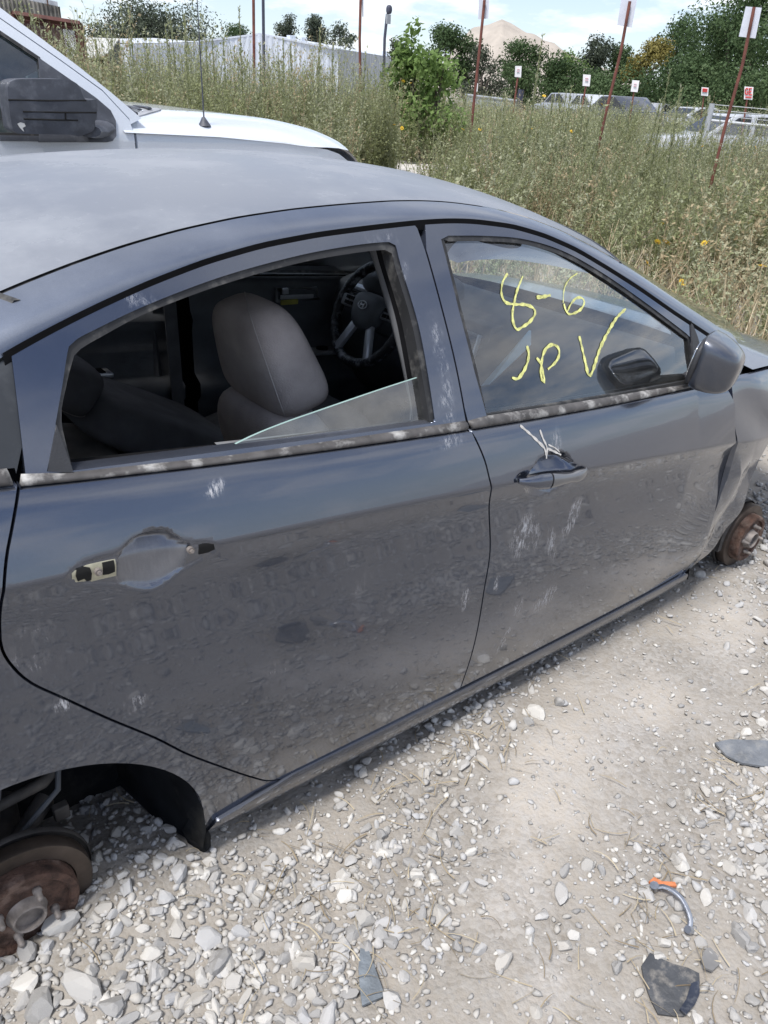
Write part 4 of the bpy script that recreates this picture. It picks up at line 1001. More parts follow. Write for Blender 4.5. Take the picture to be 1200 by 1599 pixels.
for mir in (False, tmir):
    d = panel('truck_door', body_side, ST, M_white, truck, holes=[winp], mirror=mir, step=.06, bstep=.03, flange=.03)
    panel('truck_window', shrink(winp, -.004), ST, M_tglass, d, off=.012, mirror=mir, flange=.001, step=.08, bstep=.04)
    panel('truck_window_seal', shrink(winp, -.012), ST, M_rub, d, holes=[shrink(winp, .004)], off=-.003, mirror=mir, flange=.02, step=.08, bstep=.04)
    panel('rear_cab_side', [(xdoor-.008, .20), (xdoor-.008, 1.82), (xr, 1.80), (xr, .20)], ST, M_white, truck, holes=[wr], mirror=mir, step=.08, bstep=.03, flange=.03)
    panel('rear_cab_window', shrink(wr, -.004), ST, M_tglass, truck, off=.012, mirror=mir, flange=.001, step=.1, bstep=.05)
    # A pillar outer strip up to the windscreen
    up = HT([(222, 185), (175, 145), (125, 105), (0, 11)]); du = np.array(up[-1])-np.array(up[-2]); du /= np.linalg.norm(du); ut = np.array(up[-1])+du*(1.815-up[-1][1])/du[1]
    strip_poly = [(pil[2][0]+.003, pil[2][1]-.02)]+[(a+.004, b+.004) for a, b in pil[2:]]+[tuple(ptop+np.array([.004, .004]))]+[tuple(ut)]+up[::-1]
    panel('a_pillar', strip_poly, ST, M_white, truck, mirror=mir, off=.004, step=.05, bstep=.03, flange=.08)
    # front wing with wheel arch
    wx = 2.32; arch = [(wx+.44*math.cos(a), .02+.44*math.sin(a)*.95) for a in np.linspace(0, math.pi, 24)]
    top = [(3.06, .86), (2.97, .99), (2.90, 1.072), (2.80, 1.117), (2.70, 1.142), (2.4, 1.182), (2.0, 1.213), (pil[1][0]+.012, 1.235)]
    wingp = [(pil[0][0]+.012, .20)]+[(wx-.40, .20)]+[q for q in arch[::-1] if q[1] > .205]+[(wx+.40, .20), (2.98, .22)]+top
    panel('truck_wing', wingp, ST, M_white, truck, mirror=mir, step=.05, bstep=.03, flange=.03)
    panel('truck_inner', [(xr, .25), (2.72, .25), (2.68, 1.0), (1.5, 1.10), (xr, 1.12)], lambda x, z: ST(x, z)+.05, M_shell, truck, mirror=mir, step=.15, bstep=.1, flange=.001)
    # cargo bed side
    panel('bed_side', [(-1.0, .3), (-1.0, 1.17), (-2.75, 1.17), (-2.78, .3), (-2.25, .3)]+[(-1.82+.43*math.cos(a), .25+.43*math.sin(a)) for a in np.linspace(math.pi, 0, 20)][::-1][::-1], ST, M_white, truck, mirror=mir, step=.1, bstep=.05, flange=.05)
    yy = (lambda y: y) if mir is False else (lambda y: tmir-y)
    for cx in (2.32, -1.82):
        V = []; n = 40; prof = [(.20, .0), (.28, -.01), (.34, .0), (.35, .05), (.35, .20), (.34, .25), (.28, .26)]
        for rr, dy in prof:
            for i in range(n): a = 2*math.pi*i/n; V.append((cx+rr*math.cos(a), yy(TY+.06+dy), .14+rr*math.sin(a)*.8))
        F = [(k*n+i, k*n+(i+1) % n, (k+1)*n+(i+1) % n, (k+1)*n+i) for k in range(len(prof)-1) for i in range(n)]
        w = recalc(mesh('truck_wheel', np.array(V), F, M_tyre, truck, True))
        V = [(cx+.21*math.cos(2*math.pi*i/n), yy(TY+.075), .14+.16*math.sin(2*math.pi*i/n)) for i in range(n)]; mesh('truck_rim', np.array(V), [tuple(range(n))], M_silver, w)
# bonnet with a raised shoulder
def thood(x, y):
    q = abs(y-(TY+TW/2))/(TW/2); zc = float(pchip([1.45, 1.8, 2.2, 2.6, 2.8, 2.95, 3.05, 3.10], [1.305, 1.312, 1.302, 1.265, 1.222, 1.16, 1.07, .95], np.array([x]))[0])
    ze = float(np.interp(x, [1.45, 2.0, 2.4, 2.7, 2.8, 2.9, 2.96, 3.05, 3.10], [1.225, 1.203, 1.172, 1.132, 1.107, 1.062, .985, .86, .72]))
    s = np.clip((1-q)/.38, 0, 1); return ze+(zc-ze)*(1-(1-s)**2.4)
def hoodgrid(name, xs, e0, mat, dz=0):
    V = []; nv = 34
    for x in xs:
        b = float(ST(np.array([x]), np.array([1.1]))[0])-TY
        for j in range(nv):
            t = .5-.5*math.cos(math.pi*j/(nv-1)); y = TY+e0+b+(TW-2*e0-2*b)*t; V.append((x, y, thood(x, y)+dz))
    F = [(i*nv+j, (i+1)*nv+j, (i+1)*nv+j+1, i*nv+j+1) for i in range(len(xs)-1) for j in range(nv-1)]
    return mesh(name, np.array(V), F, mat, truck, True, attrs={'scuff': np.zeros(len(V))})
hd = hoodgrid('truck_bonnet', np.r_[np.linspace(1.50, 2.9, 40), np.linspace(2.92, 3.10, 12)], -.002, M_white)
# grille, bumper
MB().box((2.955, TY+TW/2, .68), (.20, 1.80, .52)).build('front_fascia', M_white, truck, bevel=.09, smooth=True, seg=4)
mb = MB().box((3.04, TY+TW/2, .80), (.06, 1.1, .36)); g = mb.build('grille', M_plast, truck, bevel=.02)
MB().box((3.08, TY+TW/2, .52), (.16, 1.92, .20)).build('truck_bumper', M_silver, truck, bevel=.04)
for y in (TY+.20, TY+TW-.20): MB().box((3.03, y, .86), (.06, .26, .24)).build('headlight', M_glass if False else M_silver, truck, bevel=.03)
# cowl grille with louvres between bonnet and windscreen
V = []; P = []
c0 = np.array([1.70, TY+.40, 0])
for s in np.linspace(0, 1, 30): P.append((1.50+.36*math.sin(math.pi*s)**.8, TY+.10+.62*s))
cw = []
for (x, y) in P: cw.append((x, y, thood(x, y)+.006))
cw = [(1.46, TY+.10, thood(1.5, TY+.10)+.006)]+cw+[(1.46, TY+.72, thood(1.5, TY+.72)+.006)]
mb = MB(); n = len(cw); mb.add(cw+[(a, b, c-.03) for a, b, c in cw], [tuple(range(n))]+[(i, (i+1) % n, n+(i+1) % n, n+i) for i in range(n)]); cwo = mb.build('cowl_grille', M('dusty cowl plastic', (.30, .31, .33), .6), truck)
for k in range(4):
    x0 = 1.54+.075*k
    pts = [(x0+.02*math.sin(math.pi*s), TY+.16+.05*k+(.50-.10*k)*s, thood(x0, TY+.16+.05*k+(.50-.10*k)*s)+.010) for s in np.linspace(0, 1, 10)]
    mb = MB(); mb.tube(pts, .013, 8, True, .4); mb.build('cowl_louvre', M_tplast, cwo, True)
# windscreen, roof, rear
A0 = np.array([1.60, TY+.06, 1.285]); A1 = np.array([float(ut[0]), float(ST(np.array([ut[0]]), np.array([1.8]))[0])+.02, 1.815]); V = []; nu, nv = 12, 16
for i in range(nu):
    t = i/(nu-1); a = A0+(A1-A0)*t; b = a.copy(); b[1] = tmir-a[1]
    for j in range(nv): s = j/(nv-1); p = a+(b-a)*s; p[0] += .10*(1-(2*s-1)**2)*(1-.4*t); V.append(p)
recalc(mesh('truck_windscreen', np.array(V), [(i*nv+j, (i+1)*nv+j, (i+1)*nv+j+1, i*nv+j+1) for i in range(nu-1) for j in range(nv-1)], M_tglass, truck, True))
V = []; xs = np.linspace(A1[0], xr, 14); ya = float(ST(np.array([0.]), np.array([1.8]))[0])
for x in xs:
    for j in range(14): s = j/13; V.append((x, ya+(tmir-2*ya)*s, 1.805+.06*(1-(2*s-1)**4)*(1-.15*abs((x-.3)/1.2)**3)))
mesh('truck_roof', np.array(V), [(i*14+j, i*14+j+1, (i+1)*14+j+1, (i+1)*14+j) for i in range(13) for j in range(13)], M_white, truck, True, attrs={'scuff': np.zeros(len(V))})
MB().box((xr, TY+TW/2, .85), (.04, TW-.2, .78)).build('cab_back', M_white, truck)
MB().box((xr+.01, TY+TW/2, 1.48), (.02, 1.35, .38)).build('cab_back_window', M_tglass, truck)
MB().box((-1.88, TY+TW/2, .72), (1.74, TW-.14, .06)).build('bed_floor', M_shell, truck); MB().box((-2.77, TY+TW/2, .86), (.05, TW-.1, .58)).build('tailgate', M_white, truck, bevel=.01)
MB().box((.6, TY+TW/2, .60), (3.6, TW-.2, .08)).build('truck_floor', M_shell, truck)
mb = MB()
for y in (TY+.55, TY+TW-.55): MB().box((.55, y, .95), (.2, .5, .75), roty(-.2)).build('truck_seat', M_fabd, truck, bevel=.06); 
MB().box((1.35, TY+TW/2, 1.02), (.35, TW-.35, .32)).build('truck_dash', M_plast2, truck, bevel=.05)
# sail panel and towing mirror
sail = HT([(60, 90), (112, 126), (150, 153), (172, 172), (180, 188), (181, 212), (175, 220), (165, 222), (60, 222), (64, 150)])
panel('mirror_sail', sail, ST, M_tplast, truck, off=-.010, flange=.02, step=.05, bstep=.02)
bm_ = HT([(0, 211), (168, 214), (168, 222), (0, 220)]); panel('truck_belt_moulding', bm_, ST, M_tplast, truck, off=-.006, flange=.02, step=.05, bstep=.03)
my = TY-.26
q = lambda L: [tuple(at_y(4.0**-1*a, b/4.0, my)[[0, 2]]) for a, b in L]
shell = q([(60, 540), (72, 515), (110, 498), (200, 494), (400, 496), (470, 512), (505, 545), (540, 622), (610, 622), (622, 640), (615, 700), (150, 700), (152, 742), (420, 742), (605, 745), (598, 800), (500, 845), (440, 840), (120, 836), (95, 815), (70, 680)])
def msurf(x, z): return np.full_like(np.asarray(x, float), my)+.9*np.abs(np.asarray(x)-np.mean([p[0] for p in shell]))**2.2+.6*np.abs(np.asarray(z)-np.mean([p[1] for p in shell]))**2
full = q([(60, 540), (72, 515), (110, 498), (200, 494), (400, 496), (470, 512), (505, 545), (540, 622), (612, 622), (622, 640), (615, 745), (605, 760), (598, 815), (500, 852), (440, 842), (120, 836), (95, 815), (70, 680)])
full = smooth_path(full, .012, True)
tm = panel('towing_mirror', full, msurf, M_tplast, truck, flange=.13, step=.02, bstep=.01)
panel('mirror_back', full, lambda x, z: np.full_like(x, my+.13), M_tplast, tm, flange=.001, step=.05, bstep=.02)
for L in ([(62, 625), (300, 628), (545, 628)], [(150, 698), (400, 702), (612, 705)], [(155, 744), (330, 748), (490, 752)], [(410, 700), (412, 745)]):
    pts = [np.array([p[0], float(msurf(np.array([p[0]]), np.array([p[1]]))[0])-.0005, p[1]]) for p in q(L)]
    MB().tube(smooth_path(pts, .02), .0035, 6).build('mirror_groove', M_recess, tm, True)
pts = [np.array([p[0], float(msurf(np.array([p[0]]), np.array([p[1]]))[0])-.002, p[1]]) for p in q([(118, 775), (135, 765), (160, 772), (168, 790), (150, 800), (160, 825), (148, 815), (130, 795)])]
mesh('paint_splash', np.array(pts), [tuple(range(8))[::-1]], M('chipped white paint', (.6, .6, .58), .7), tm)
MB().tube([at_y(140, 205, my+.05), at_y(150, 205, TY-.05), at_y(158, 200, TY+.01)], [.05, .06, .07], 12, True, .5).build('mirror_arm', M_tplast, tm, True)
# aerial on the wing
b = at_y(320, 206, TY+.10); b[2] = thood(b[0], b[1])
MB().tube([b+np.array([0, 0, -.005]), b+np.array([0, 0, .012]), b+np.array([-.003, 0, .035])], [.035, .022, .008], 12).build('aerial_base', M_tplast, truck, True)
tip = at_y(306, -40, TY+.10); MB().tube([b+np.array([0, 0, .03]), (b+tip)/2, tip], [.004, .003, .002], 6).build('aerial_mast', M_tplast, truck, True)
# wiper
MB().tube([(1.63, TY+.16, 1.30), (1.60, TY+.30, 1.335), (1.50, TY+.55, 1.42)], [.010, .009, .006], 6).build('wiper', M_tplast, truck, True)
# ------------------------------------------------------------------ ground
def vnoise(x, y, f, seed):
    """smooth value noise"""
    x = np.asarray(x)*f+seed*17.3; y = np.asarray(y)*f+seed*9.1; xi = np.floor(x); yi = np.floor(y); u = x-xi; v = y-yi; u = u*u*(3-2*u); v = v*v*(3-2*v)
    h = lambda a, b: np.modf(np.sin(a*127.1+b*311.7+seed)*43758.5453)[0]
    return (h(xi, yi)*(1-u)+h(xi+1, yi)*u)*(1-v)+(h(xi, yi+1)*(1-u)+h(xi+1, yi+1)*u)*v
def zg(x, y):
    x = np.asarray(x, float); y = np.asarray(y, float)
    z = -.0285*np.clip(x, -.6, 2.6)-.006
    z = z + .016*vnoise(x, y, 2.1, 1)+.008*vnoise(x, y, 6, 2)+.004*vnoise(x, y, 17, 3)
    z = z + .050*np.exp(-(((x-.20)/.20)**2+((y-.12)/.22)**2)) + .020*np.exp(-(((x+.02)/.16)**2+((y+.08)/.14)**2))
    z = z + .030*np.exp(-(((x-2.45)/.30)**2+((y-.05)/.22)**2))
    tr = (y+.62+.10*np.sin(x*1.2))/.26; z = z - .014*np.exp(-tr*tr)
    return z
def bare(x, y):
    """1 on packed, nearly stone-free dirt"""
    x = np.asarray(x, float); y = np.asarray(y, float)
    b = np.zeros_like(x)
    for (px, py, rx, ry, k) in ((850, 1230, .30, .13, 1.0), (800, 1390, .16, .09, .9), (860, 1530, .10, .06, .7), (1000, 1100, .50, .16, .9), (1120, 980, .6, .16, .8), (760, 1330, .14, .07, .6)):
        P = at_z(px, py, -.03); dx, dy = x-P[0], y-P[1]; b = np.maximum(b, k*np.exp(-((dx*.95+dy*.3)/rx)**2-((-dx*.3+dy*.95)/ry)**2))
    return np.clip(b+.35*(vnoise(x, y, 5, 8)-.5), 0, 1)
def axis(lo, hi, st, far):
    fine = np.arange(lo, hi+st/2, st); a = [hi]; s = st
    while a[-1] < far: s *= 1.22; a.append(a[-1]+s)
    b = [lo]; s = st
    while b[-1] > -far: s *= 1.22; b.append(b[-1]-s)
    return np.r_[b[::-1][:-1], fine, a[1:]]
gx = axis(-1.0, 4.6, .022, 500); gy = axis(-2.0, .7, .022, 500)
X, Y = np.meshgrid(gx, gy, indexing='ij'); Z = zg(X, Y); fade = np.clip((np.hypot(X-2, Y)-6)/8, 0, 1); Z = Z*(1-fade)+fade*(-.075)
near = np.clip(1-np.hypot(X-1.0, Y+.4)/3.5, 0, 1); Z = Z + near*.0065*(rng.random(Z.shape)-.5)
V = np.stack([X.ravel(), Y.ravel(), Z.ravel()], 1); nx_, ny_ = len(gx), len(gy); I = np.arange(nx_*ny_).reshape(nx_, ny_)
F = np.stack([I[:-1, :-1].ravel(), I[1:, :-1].ravel(), I[1:, 1:].ravel(), I[:-1, 1:].ravel()], 1)
m, t, b = nodes('dusty limestone dirt'); setp(b, Roughness=.95); b.inputs['Specular IOR Level'].default_value = .15
n1 = noise(t, 2.5, 8, .65); n2 = noise(t, 40, 6, .7); n3 = noise(t, 220, 3, .6)
c = ramp(t, n1.outputs['Fac'], .35, .68, (.35, .31, .265, 1), (.45, .41, .36, 1))
c = mixcol(t, ramp(t, n2.outputs['Fac'], .42, .62), c, (.42, .395, .365)); vo = t.nodes.new('ShaderNodeTexVoronoi'); vo.inputs['Scale'].default_value = 95
tc_ = t.nodes.new('ShaderNodeTexCoord'); t.links.new(tc_.outputs['Object'], vo.inputs['Vector'])
bw = t.nodes.new('ShaderNodeRGBToBW'); t.links.new(vo.outputs['Color'], bw.inputs[0]); cv = mixcol(t, .16, c, bw.outputs[0]); hs = t.nodes.new('ShaderNodeHueSaturation'); hs.inputs['Saturation'].default_value = .95; hs.inputs['Value'].default_value = .88; t.links.new(cv, hs.inputs['Color'])
t.links.new(mixcol(t, ramp(t, n1.outputs['Fac'], .45, .6), hs.outputs[0], c), b.inputs['Base Color'])
hh = math_(t, 'ADD', math_(t, 'MULTIPLY', n2.outputs['Fac'], .7), math_(t, 'ADD', math_(t, 'MULTIPLY', n3.outputs['Fac'], .25), math_(t, 'MULTIPLY', vo.outputs['Distance'], -.35)))
bump(t, b, hh, .55, .012)
at_ = t.nodes.new('ShaderNodeAttribute'); at_.attribute_name = 'packed'
lk = b.inputs['Base Color'].links[0].from_socket; dk = mixcol(t, .36, lk, (.19, .17, .14)); t.links.new(mixcol(t, at_.outputs['Fac'], dk, lk), b.inputs['Base Color'])
pk = np.clip(bare(X.ravel(), Y.ravel())*1.5+.15*vnoise(X.ravel(), Y.ravel(), 9, 4), 0, 1); pk = np.where(np.hypot(X.ravel()-1, Y.ravel()+.5) > 5, .7, pk)
ground = tag(mesh('ground', V, F, m, None, True, attrs={'packed': pk}), kind='structure')

# ------------------------------------------------------------------ stones
def ico(sub):
    bm = bmesh.new(); bmesh.ops.create_icosphere(bm, subdivisions=sub, radius=1); V = np.array([v.co[:] for v in bm.verts]); bm.verts.ensure_lookup_table(); F = np.array([[v.index for v in f.verts] for f in bm.faces]); bm.free(); return V, F
def rock(sub, r_):
    V, F = ico(sub); V = V*(1+.10*r_.standard_normal((len(V), 1)))
    for _ in range(9):
        n = r_.standard_normal(3); n /= np.linalg.norm(n); d = r_.uniform(.45, .85); k = V@n-d; V = V-np.clip(k, 0, None)[:, None]*n
    V = V*np.array([1, r_.uniform(.6, .95), r_.uniform(.45, .75)]); return V/np.abs(V).max(), F
def stonemat(name, attr=True):
    m, t, b = nodes(name); setp(b, Roughness=.9); b.inputs['Specular IOR Level'].default_value = .2
    if attr: a = t.nodes.new('ShaderNodeAttribute'); a.attribute_name = 'tint'; src = a.outputs['Fac']
    else: a = t.nodes.new('ShaderNodeObjectInfo'); src = a.outputs['Random']
    r = t.nodes.new('ShaderNodeValToRGB'); e = r.color_ramp.elements; e[0].color = (.26, .255, .25, 1); e[1].color = (.64, .62, .58, 1); e[1].position = 1
    for p, cc in ((.14, (.31, .305, .30)), (.32, (.39, .375, .35)), (.5, (.45, .425, .385)), (.7, (.43, .43, .435)), (.9, (.54, .52, .485))): k = e.new(p); k.color = cc+(1,)
    t.links.new(src, r.inputs[0]); n = noise(t, 60, 6, .7); f = ramp(t, n.outputs['Fac'], .45, .62)
    c = mixcol(t, math_(t, 'MULTIPLY', f, .6), r.outputs[0], (.48, .455, .42)); t.links.new(c, b.inputs['Base Color']); bump(t, b, noise(t, 160, 5, .7).outputs['Fac'], .35, .004)
    return m
M_stone = stonemat('limestone gravel'); M_stone1 = stonemat('limestone pieces', False)
def project(P):
    d = P-CAM; z = d@CF; return 600+FPX*(d@CR)/z, 799.5-FPX*(d@CU)/z, z
def scatter(n, x0, x1, y0, y1, rmin, rmax, pw, dens_):
    x = rng.uniform(x0, x1, n); y = rng.uniform(y0, y1, n); k = rng.random(n) < dens_(x, y); x, y = x[k], y[k]
    u = rng.random(len(x)); r = rmin*(1-u*(1-(rmin/rmax)**pw))**(-1/pw); return x, y, r
def dn(x, y):
    b = bare(x, y); g = vnoise(x, y, 2.3, 5); dist = np.hypot(x-CAM[0], y-CAM[1])
    return np.clip((1-b)**2.4*(.30+1.0*g), .02, 1)*np.clip(1.6-dist/3.4, .10, 1)*np.where(y > .45, .15, 1)+.55*np.exp(-((x-.15)/.28)**2-((y-.15)/.26)**2)
def dn2(x, y): return np.clip(.25+.75*dn(x, y), 0, 1)*np.clip(1.5-np.hypot(x-CAM[0], y-CAM[1])/3.0, .03, 1)
sx, sy, sr = [np.concatenate(a) for a in zip(scatter(60000, -1, 4.6, -1.9, .75, .0032, .010, 1.6, dn2), scatter(62000, -1, 5.2, -1.9, .75, .0065, .019, 1.9, dn), scatter(1500, -1, 5.2, -1.9, .6, .015, .028, 2.6, dn))]
px_, py_, dz_ = project(np.stack([sx, sy, zg(sx, sy)], 1))
inv = (px_ > -5) & (px_ < 1205) & (py_ > 0) & (py_ < 1605) & (dz_ > .2)
app = np.where(inv, sr/dz_, 0); order = np.argsort(-app); top_i = order[:285]; rest = order[285:]
# hand-placed larger pieces that stand out in the photograph: pixel, radius, tint
named = [(342, 1503, .036, .95), (300, 1540, .0, .9), (130, 1535, .040, .93), (198, 1380, .024, .9), (480, 1505, .024, .8), (786, 1502, .025, .9), (614, 1560, .022, .85), (660, 1425, .020, .75), (557, 1445, .016, .9), (275, 1452, .022, .6), (45, 1535, .026, .92), (700, 1440, .018, .7), (880, 1475, .020, .65), (1140, 1355, .022, .35), (1105, 1400, .020, .3), (410, 1400, .018, .8), (280, 1362, .022, .3), (95, 1440, .038, .9), (60, 1570, .03, .88)]
vars_hi = [rock(2, rng) for _ in range(12)]; vars_lo = [rock(1, rng) for _ in range(24)]
stone_me = []
for (Vv, Ff) in vars_hi:
    me = bpy.data.meshes.new('stone'); me.from_pydata([tuple(v) for v in Vv], [], [tuple(int(i) for i in f) for f in Ff]); me.materials.append(M_stone1); stone_me.append(me)
def put_stone(x, y, r, i):
    o = bpy.data.objects.new('stone', stone_me[i % len(stone_me)]); COL.objects.link(o); o.parent = ground
    o.location = (x, y, float(zg(x, y))+r*.30); o.rotation_euler = (rng.normal()*.25, rng.normal()*.25, rng.random()*6.28); o.scale = (r*rng.uniform(.9, 1.25), r*rng.uniform(.8, 1.1), r*rng.uniform(.8, 1.1))
k = 0
for px, py, r, ti in named:
    if r > 0:
        P = at_z(px, py, -.01); P = at_z(px, py, float(zg(P[0], P[1]))+r*.3); put_stone(P[0], P[1], r, k); k += 1
for i in top_i: put_stone(sx[i], sy[i], sr[i]*1.05, k); k += 1
VV = []; FF = []; TT = []; o0 = 0
big = rest[sr[rest] > .0115]; small = rest[sr[rest] <= .0115]
jobs = [(big[k::12], *vars_hi[k]) for k in range(12)]+[(small[k::24], *vars_lo[k]) for k in range(24)]
for idx, Vv, Ff in jobs:
    n = len(idx)
    a = rng.random(n)*6.28; ca, sa = np.cos(a), np.sin(a); tl = rng.normal(size=n)*.3
    sc = np.stack([sr[idx]*rng.uniform(.9, 1.3, n), sr[idx]*rng.uniform(.8, 1.1, n), sr[idx]*rng.uniform(.8, 1.15, n)], 1)
    P = Vv[None]*sc[:, None]; z2 = P[..., 2]+P[..., 0]*tl[:, None]; x2 = P[..., 0]*ca[:, None]-P[..., 1]*sa[:, None]; y2 = P[..., 0]*sa[:, None]+P[..., 1]*ca[:, None]
    W = np.stack([x2+sx[idx][:, None], y2+sy[idx][:, None], z2+(zg(sx[idx], sy[idx])+sr[idx]*.34)[:, None]], -1)
    VV.append(W.reshape(-1, 3)); FF.append((Ff[None]+(np.arange(n)*len(Vv))[:, None, None]).reshape(-1, 3)+o0); TT.append(np.repeat(rng.random(n), len(Vv))); o0 += n*len(Vv)
gravel = tag(mesh('gravel', np.vstack(VV), np.vstack(FF), M_stone, ground, attrs={'tint': np.concatenate(TT)}), kind='stuff')

# ------------------------------------------------------------------ dry straw
def ribbons(n, base, length, width, lift, bend, rs):
    """n flat curved blades: base (n,3), heading random; returns V, F(quads), per-vertex tint"""
    k = 5; a = rs.random(n)*6.28; L = length*rs.uniform(.5, 1.3, n); t = np.linspace(0, 1, k)
    cur = rs.normal(size=n)*bend; hx = a[:, None]+cur[:, None]*t[None]; dx = np.cos(hx)*L[:, None]/k; dy = np.sin(hx)*L[:, None]/k
    X = base[:, 0:1]+np.cumsum(dx, 1); Y = base[:, 1:2]+np.cumsum(dy, 1); Zt = base[:, 2:3]+lift*rs.random((n, 1))+lift*.9*np.sin(t*3.0)[None]*rs.random((n, 1))
    nx2, ny2 = -np.sin(hx), np.cos(hx); w_ = width*rs.uniform(.6, 1.3, (n, 1))*(1-.6*t)[None]
    A = np.stack([X+nx2*w_, Y+ny2*w_, Zt], -1); B = np.stack([X-nx2*w_, Y-ny2*w_, Zt+.001], -1)
    V = np.stack([A, B], 2).reshape(-1, 3); i0 = (np.arange(n)*2*k)[:, None]+2*np.arange(k-1)[None]; F = np.stack([i0, i0+1, i0+3, i0+2], -1).reshape(-1, 4)
    return V, F, np.repeat(rs.random(n), 2*k)
M_straw = leafmat('dry straw', (.20, .155, .10), (.34, .28, .19), (.46, .40, .29), .1)
cl = [(680, 1220, .12, 60), (560, 1470, .10, 45), (600, 1420, .12, 45), (780, 1140, .10, 50), (720, 1180, .10, 45), (1010, 1400, .06, 22), (1000, 1500, .06, 26), (1110, 1500, .06, 26), (980, 1310, .07, 24), (1090, 1330, .05, 16), (640, 1540, .09, 36), (460, 1350, .10, 22), (180, 1290, .03, 9), (860, 1560, .06, 16), (1150, 1250, .05, 12), (1180, 1200, .05, 14), (870, 1270, .02, 3), (960, 990, .15, 26), (400, 1260, .12, 20), (1060, 1560, .06, 20)]
B = []
for px, py, s, n in cl:
    P = at_z(px, py, -.02); B.append(np.stack([P[0]+rng.normal(size=n)*s, P[1]+rng.normal(size=n)*s*.6, np.zeros(n)], 1))
B.append(np.stack([rng.uniform(-.8, 4, 260), rng.uniform(-1.8, .2, 260), np.zeros(260)], 1))
B = np.vstack(B); B[:, 2] = zg(B[:, 0], B[:, 1])+.007
B = B[rng.random(len(B)) < .42]; V, F, T_ = ribbons(len(B), B, .085, .0013, .012, .7, rng)
tag(mesh('straw', V, F, M_straw, ground, attrs={'tint': T_}), kind='stuff')

# ------------------------------------------------------------------ litter on the gravel
def gpt(px, py, h=0.0):
    P = at_z(px, py, -.02)
    for _ in range(4): P = at_z(px, py, float(zg(P[0], P[1]))+h)
    return P
def slab(name, pts, h, th, mat, label, cat, tilt=0.0, curve=0.0, parent=None, group=None):
    C = np.mean([gpt(*p, h) for p in pts], 0); Q = [gpt(*p, h) for p in smooth_path(pts, 12, True)] if False else [gpt(*p, h) for p in pts]
    top = []; 
    for q in Q: d = q-C; top.append(q+np.array([0, 0, tilt*d[0]+curve*(d[0]**2+d[1]**2)]))
    n = len(top); bot = [p-np.array([0, 0, th]) for p in top]
    cc = C+np.array([0, 0, .0]); V = top+bot+[cc, cc-np.array([0, 0, th])]
    F = [(i, (i+1) % n, 2*n) for i in range(n)]+[(n+(i+1) % n, n+i, 2*n+1) for i in range(n)]+[(i, n+i, n+(i+1) % n, (i+1) % n) for i in range(n)]
    o = mesh(name, np.array(V), F, mat, parent); recalc(o); return tag(o, label, cat, group)
M_blkpl = M('dusty black plastic', (.055, .058, .064), .5, var=.3, scale=20, dust=(.33, .30, .26), dustamt=.75, dscale=24, bmp=.2)
M_greypl = M('scuffed grey plastic', (.15, .16, .175), .5, var=.25, scale=18, dust=(.30, .29, .27), dustamt=.5, dscale=30, bmp=.25, bscale=120)
slab('undertray_piece', [(1117, 1158), (1140, 1154), (1175, 1156), (1230, 1160), (1240, 1200), (1195, 1196), (1160, 1190), (1135, 1178)], .016, .006, M_greypl, 'flat grey plastic undertray piece lying propped on the dirt', 'debris', .05)
frag = slab('broken_trim', [(1003, 1505), (1016, 1486), (1030, 1495), (1050, 1505), (1075, 1512), (1092, 1520), (1094, 1545), (1086, 1565), (1070, 1583), (1052, 1582), (1030, 1578), (1018, 1556), (1008, 1530)], .018, .004, M_blkpl, 'broken dusty black plastic trim piece lying among pale stones', 'debris', .1, -1.2)
fl_ = slab('trim_flap', [(1062, 1575), (1072, 1560), (1080, 1535), (1092, 1530), (1093, 1552), (1086, 1568), (1072, 1584)], .023, .004, M('deep blue black plastic', (.022, .028, .045), .35, var=.3, dust=(.3, .3, .3), dustamt=.35, dscale=40), None, None, .0, -.5, frag)
slab('trim_shard', [(1094, 1500), (1104, 1478), (1112, 1476), (1122, 1490), (1124, 1505), (1112, 1518), (1100, 1515)], .018, .005, M('grey shard plastic', (.19, .185, .18), .6, var=.2, dust=(.3, .28, .25), dustamt=.4), 'small leaf shaped grey plastic shard beside the broken black trim', 'debris', -.25)
slab('rubber_strip', [(563, 1480), (576, 1484), (582, 1500), (600, 1550), (598, 1556), (566, 1570), (562, 1540), (560, 1510)], .013, .006, M('slate blue rubber', (.15, .17, .19), .65, var=.3, scale=30, bmp=.3, bscale=150), 'slate blue rubber strip lying flat in the gravel', 'debris', .0)
# chrome hoop
pts = [gpt(*p, h) for p, h in (((1022, 1386), .018), ((1036, 1384), .028), ((1052, 1391), .034), ((1065, 1403), .034), ((1074, 1420), .030), ((1079, 1437), .024), ((1076, 1450), .018))]
mb = MB(); mb.tube(smooth_path(pts, .008), .0058, 10, True, .6)
hoop = tag(mb.build('chrome_hoop', M('dull chrome', (.40, .42, .46), .3, metal=.85, var=.25, scale=60), None, True), 'curved dull chrome hoop fragment with a lug at each end', 'debris')
MB().tube([pts[0]+np.array([-.004, 0, .012]), pts[0]+np.array([.002, -.004, -.012])], [.010, .003], 8).build('hoop_lug', hoop.data.materials[0], hoop, True)
MB().tube([pts[-1]+np.array([-.006, 0, .003]), pts[-1]+np.array([.004, -.003, -.006])], [.008, .009], 8).build('hoop_lug', hoop.data.materials[0], hoop, True)
slab('orange_shard', [(1014, 1375), (1022, 1369), (1034, 1376), (1054, 1378), (1057, 1384), (1040, 1383), (1022, 1382)], .016, .006, M('orange plastic', (.50, .17, .07), .6, var=.3, scale=50), 'small orange plastic shard under the chrome hoop', 'debris', .1)
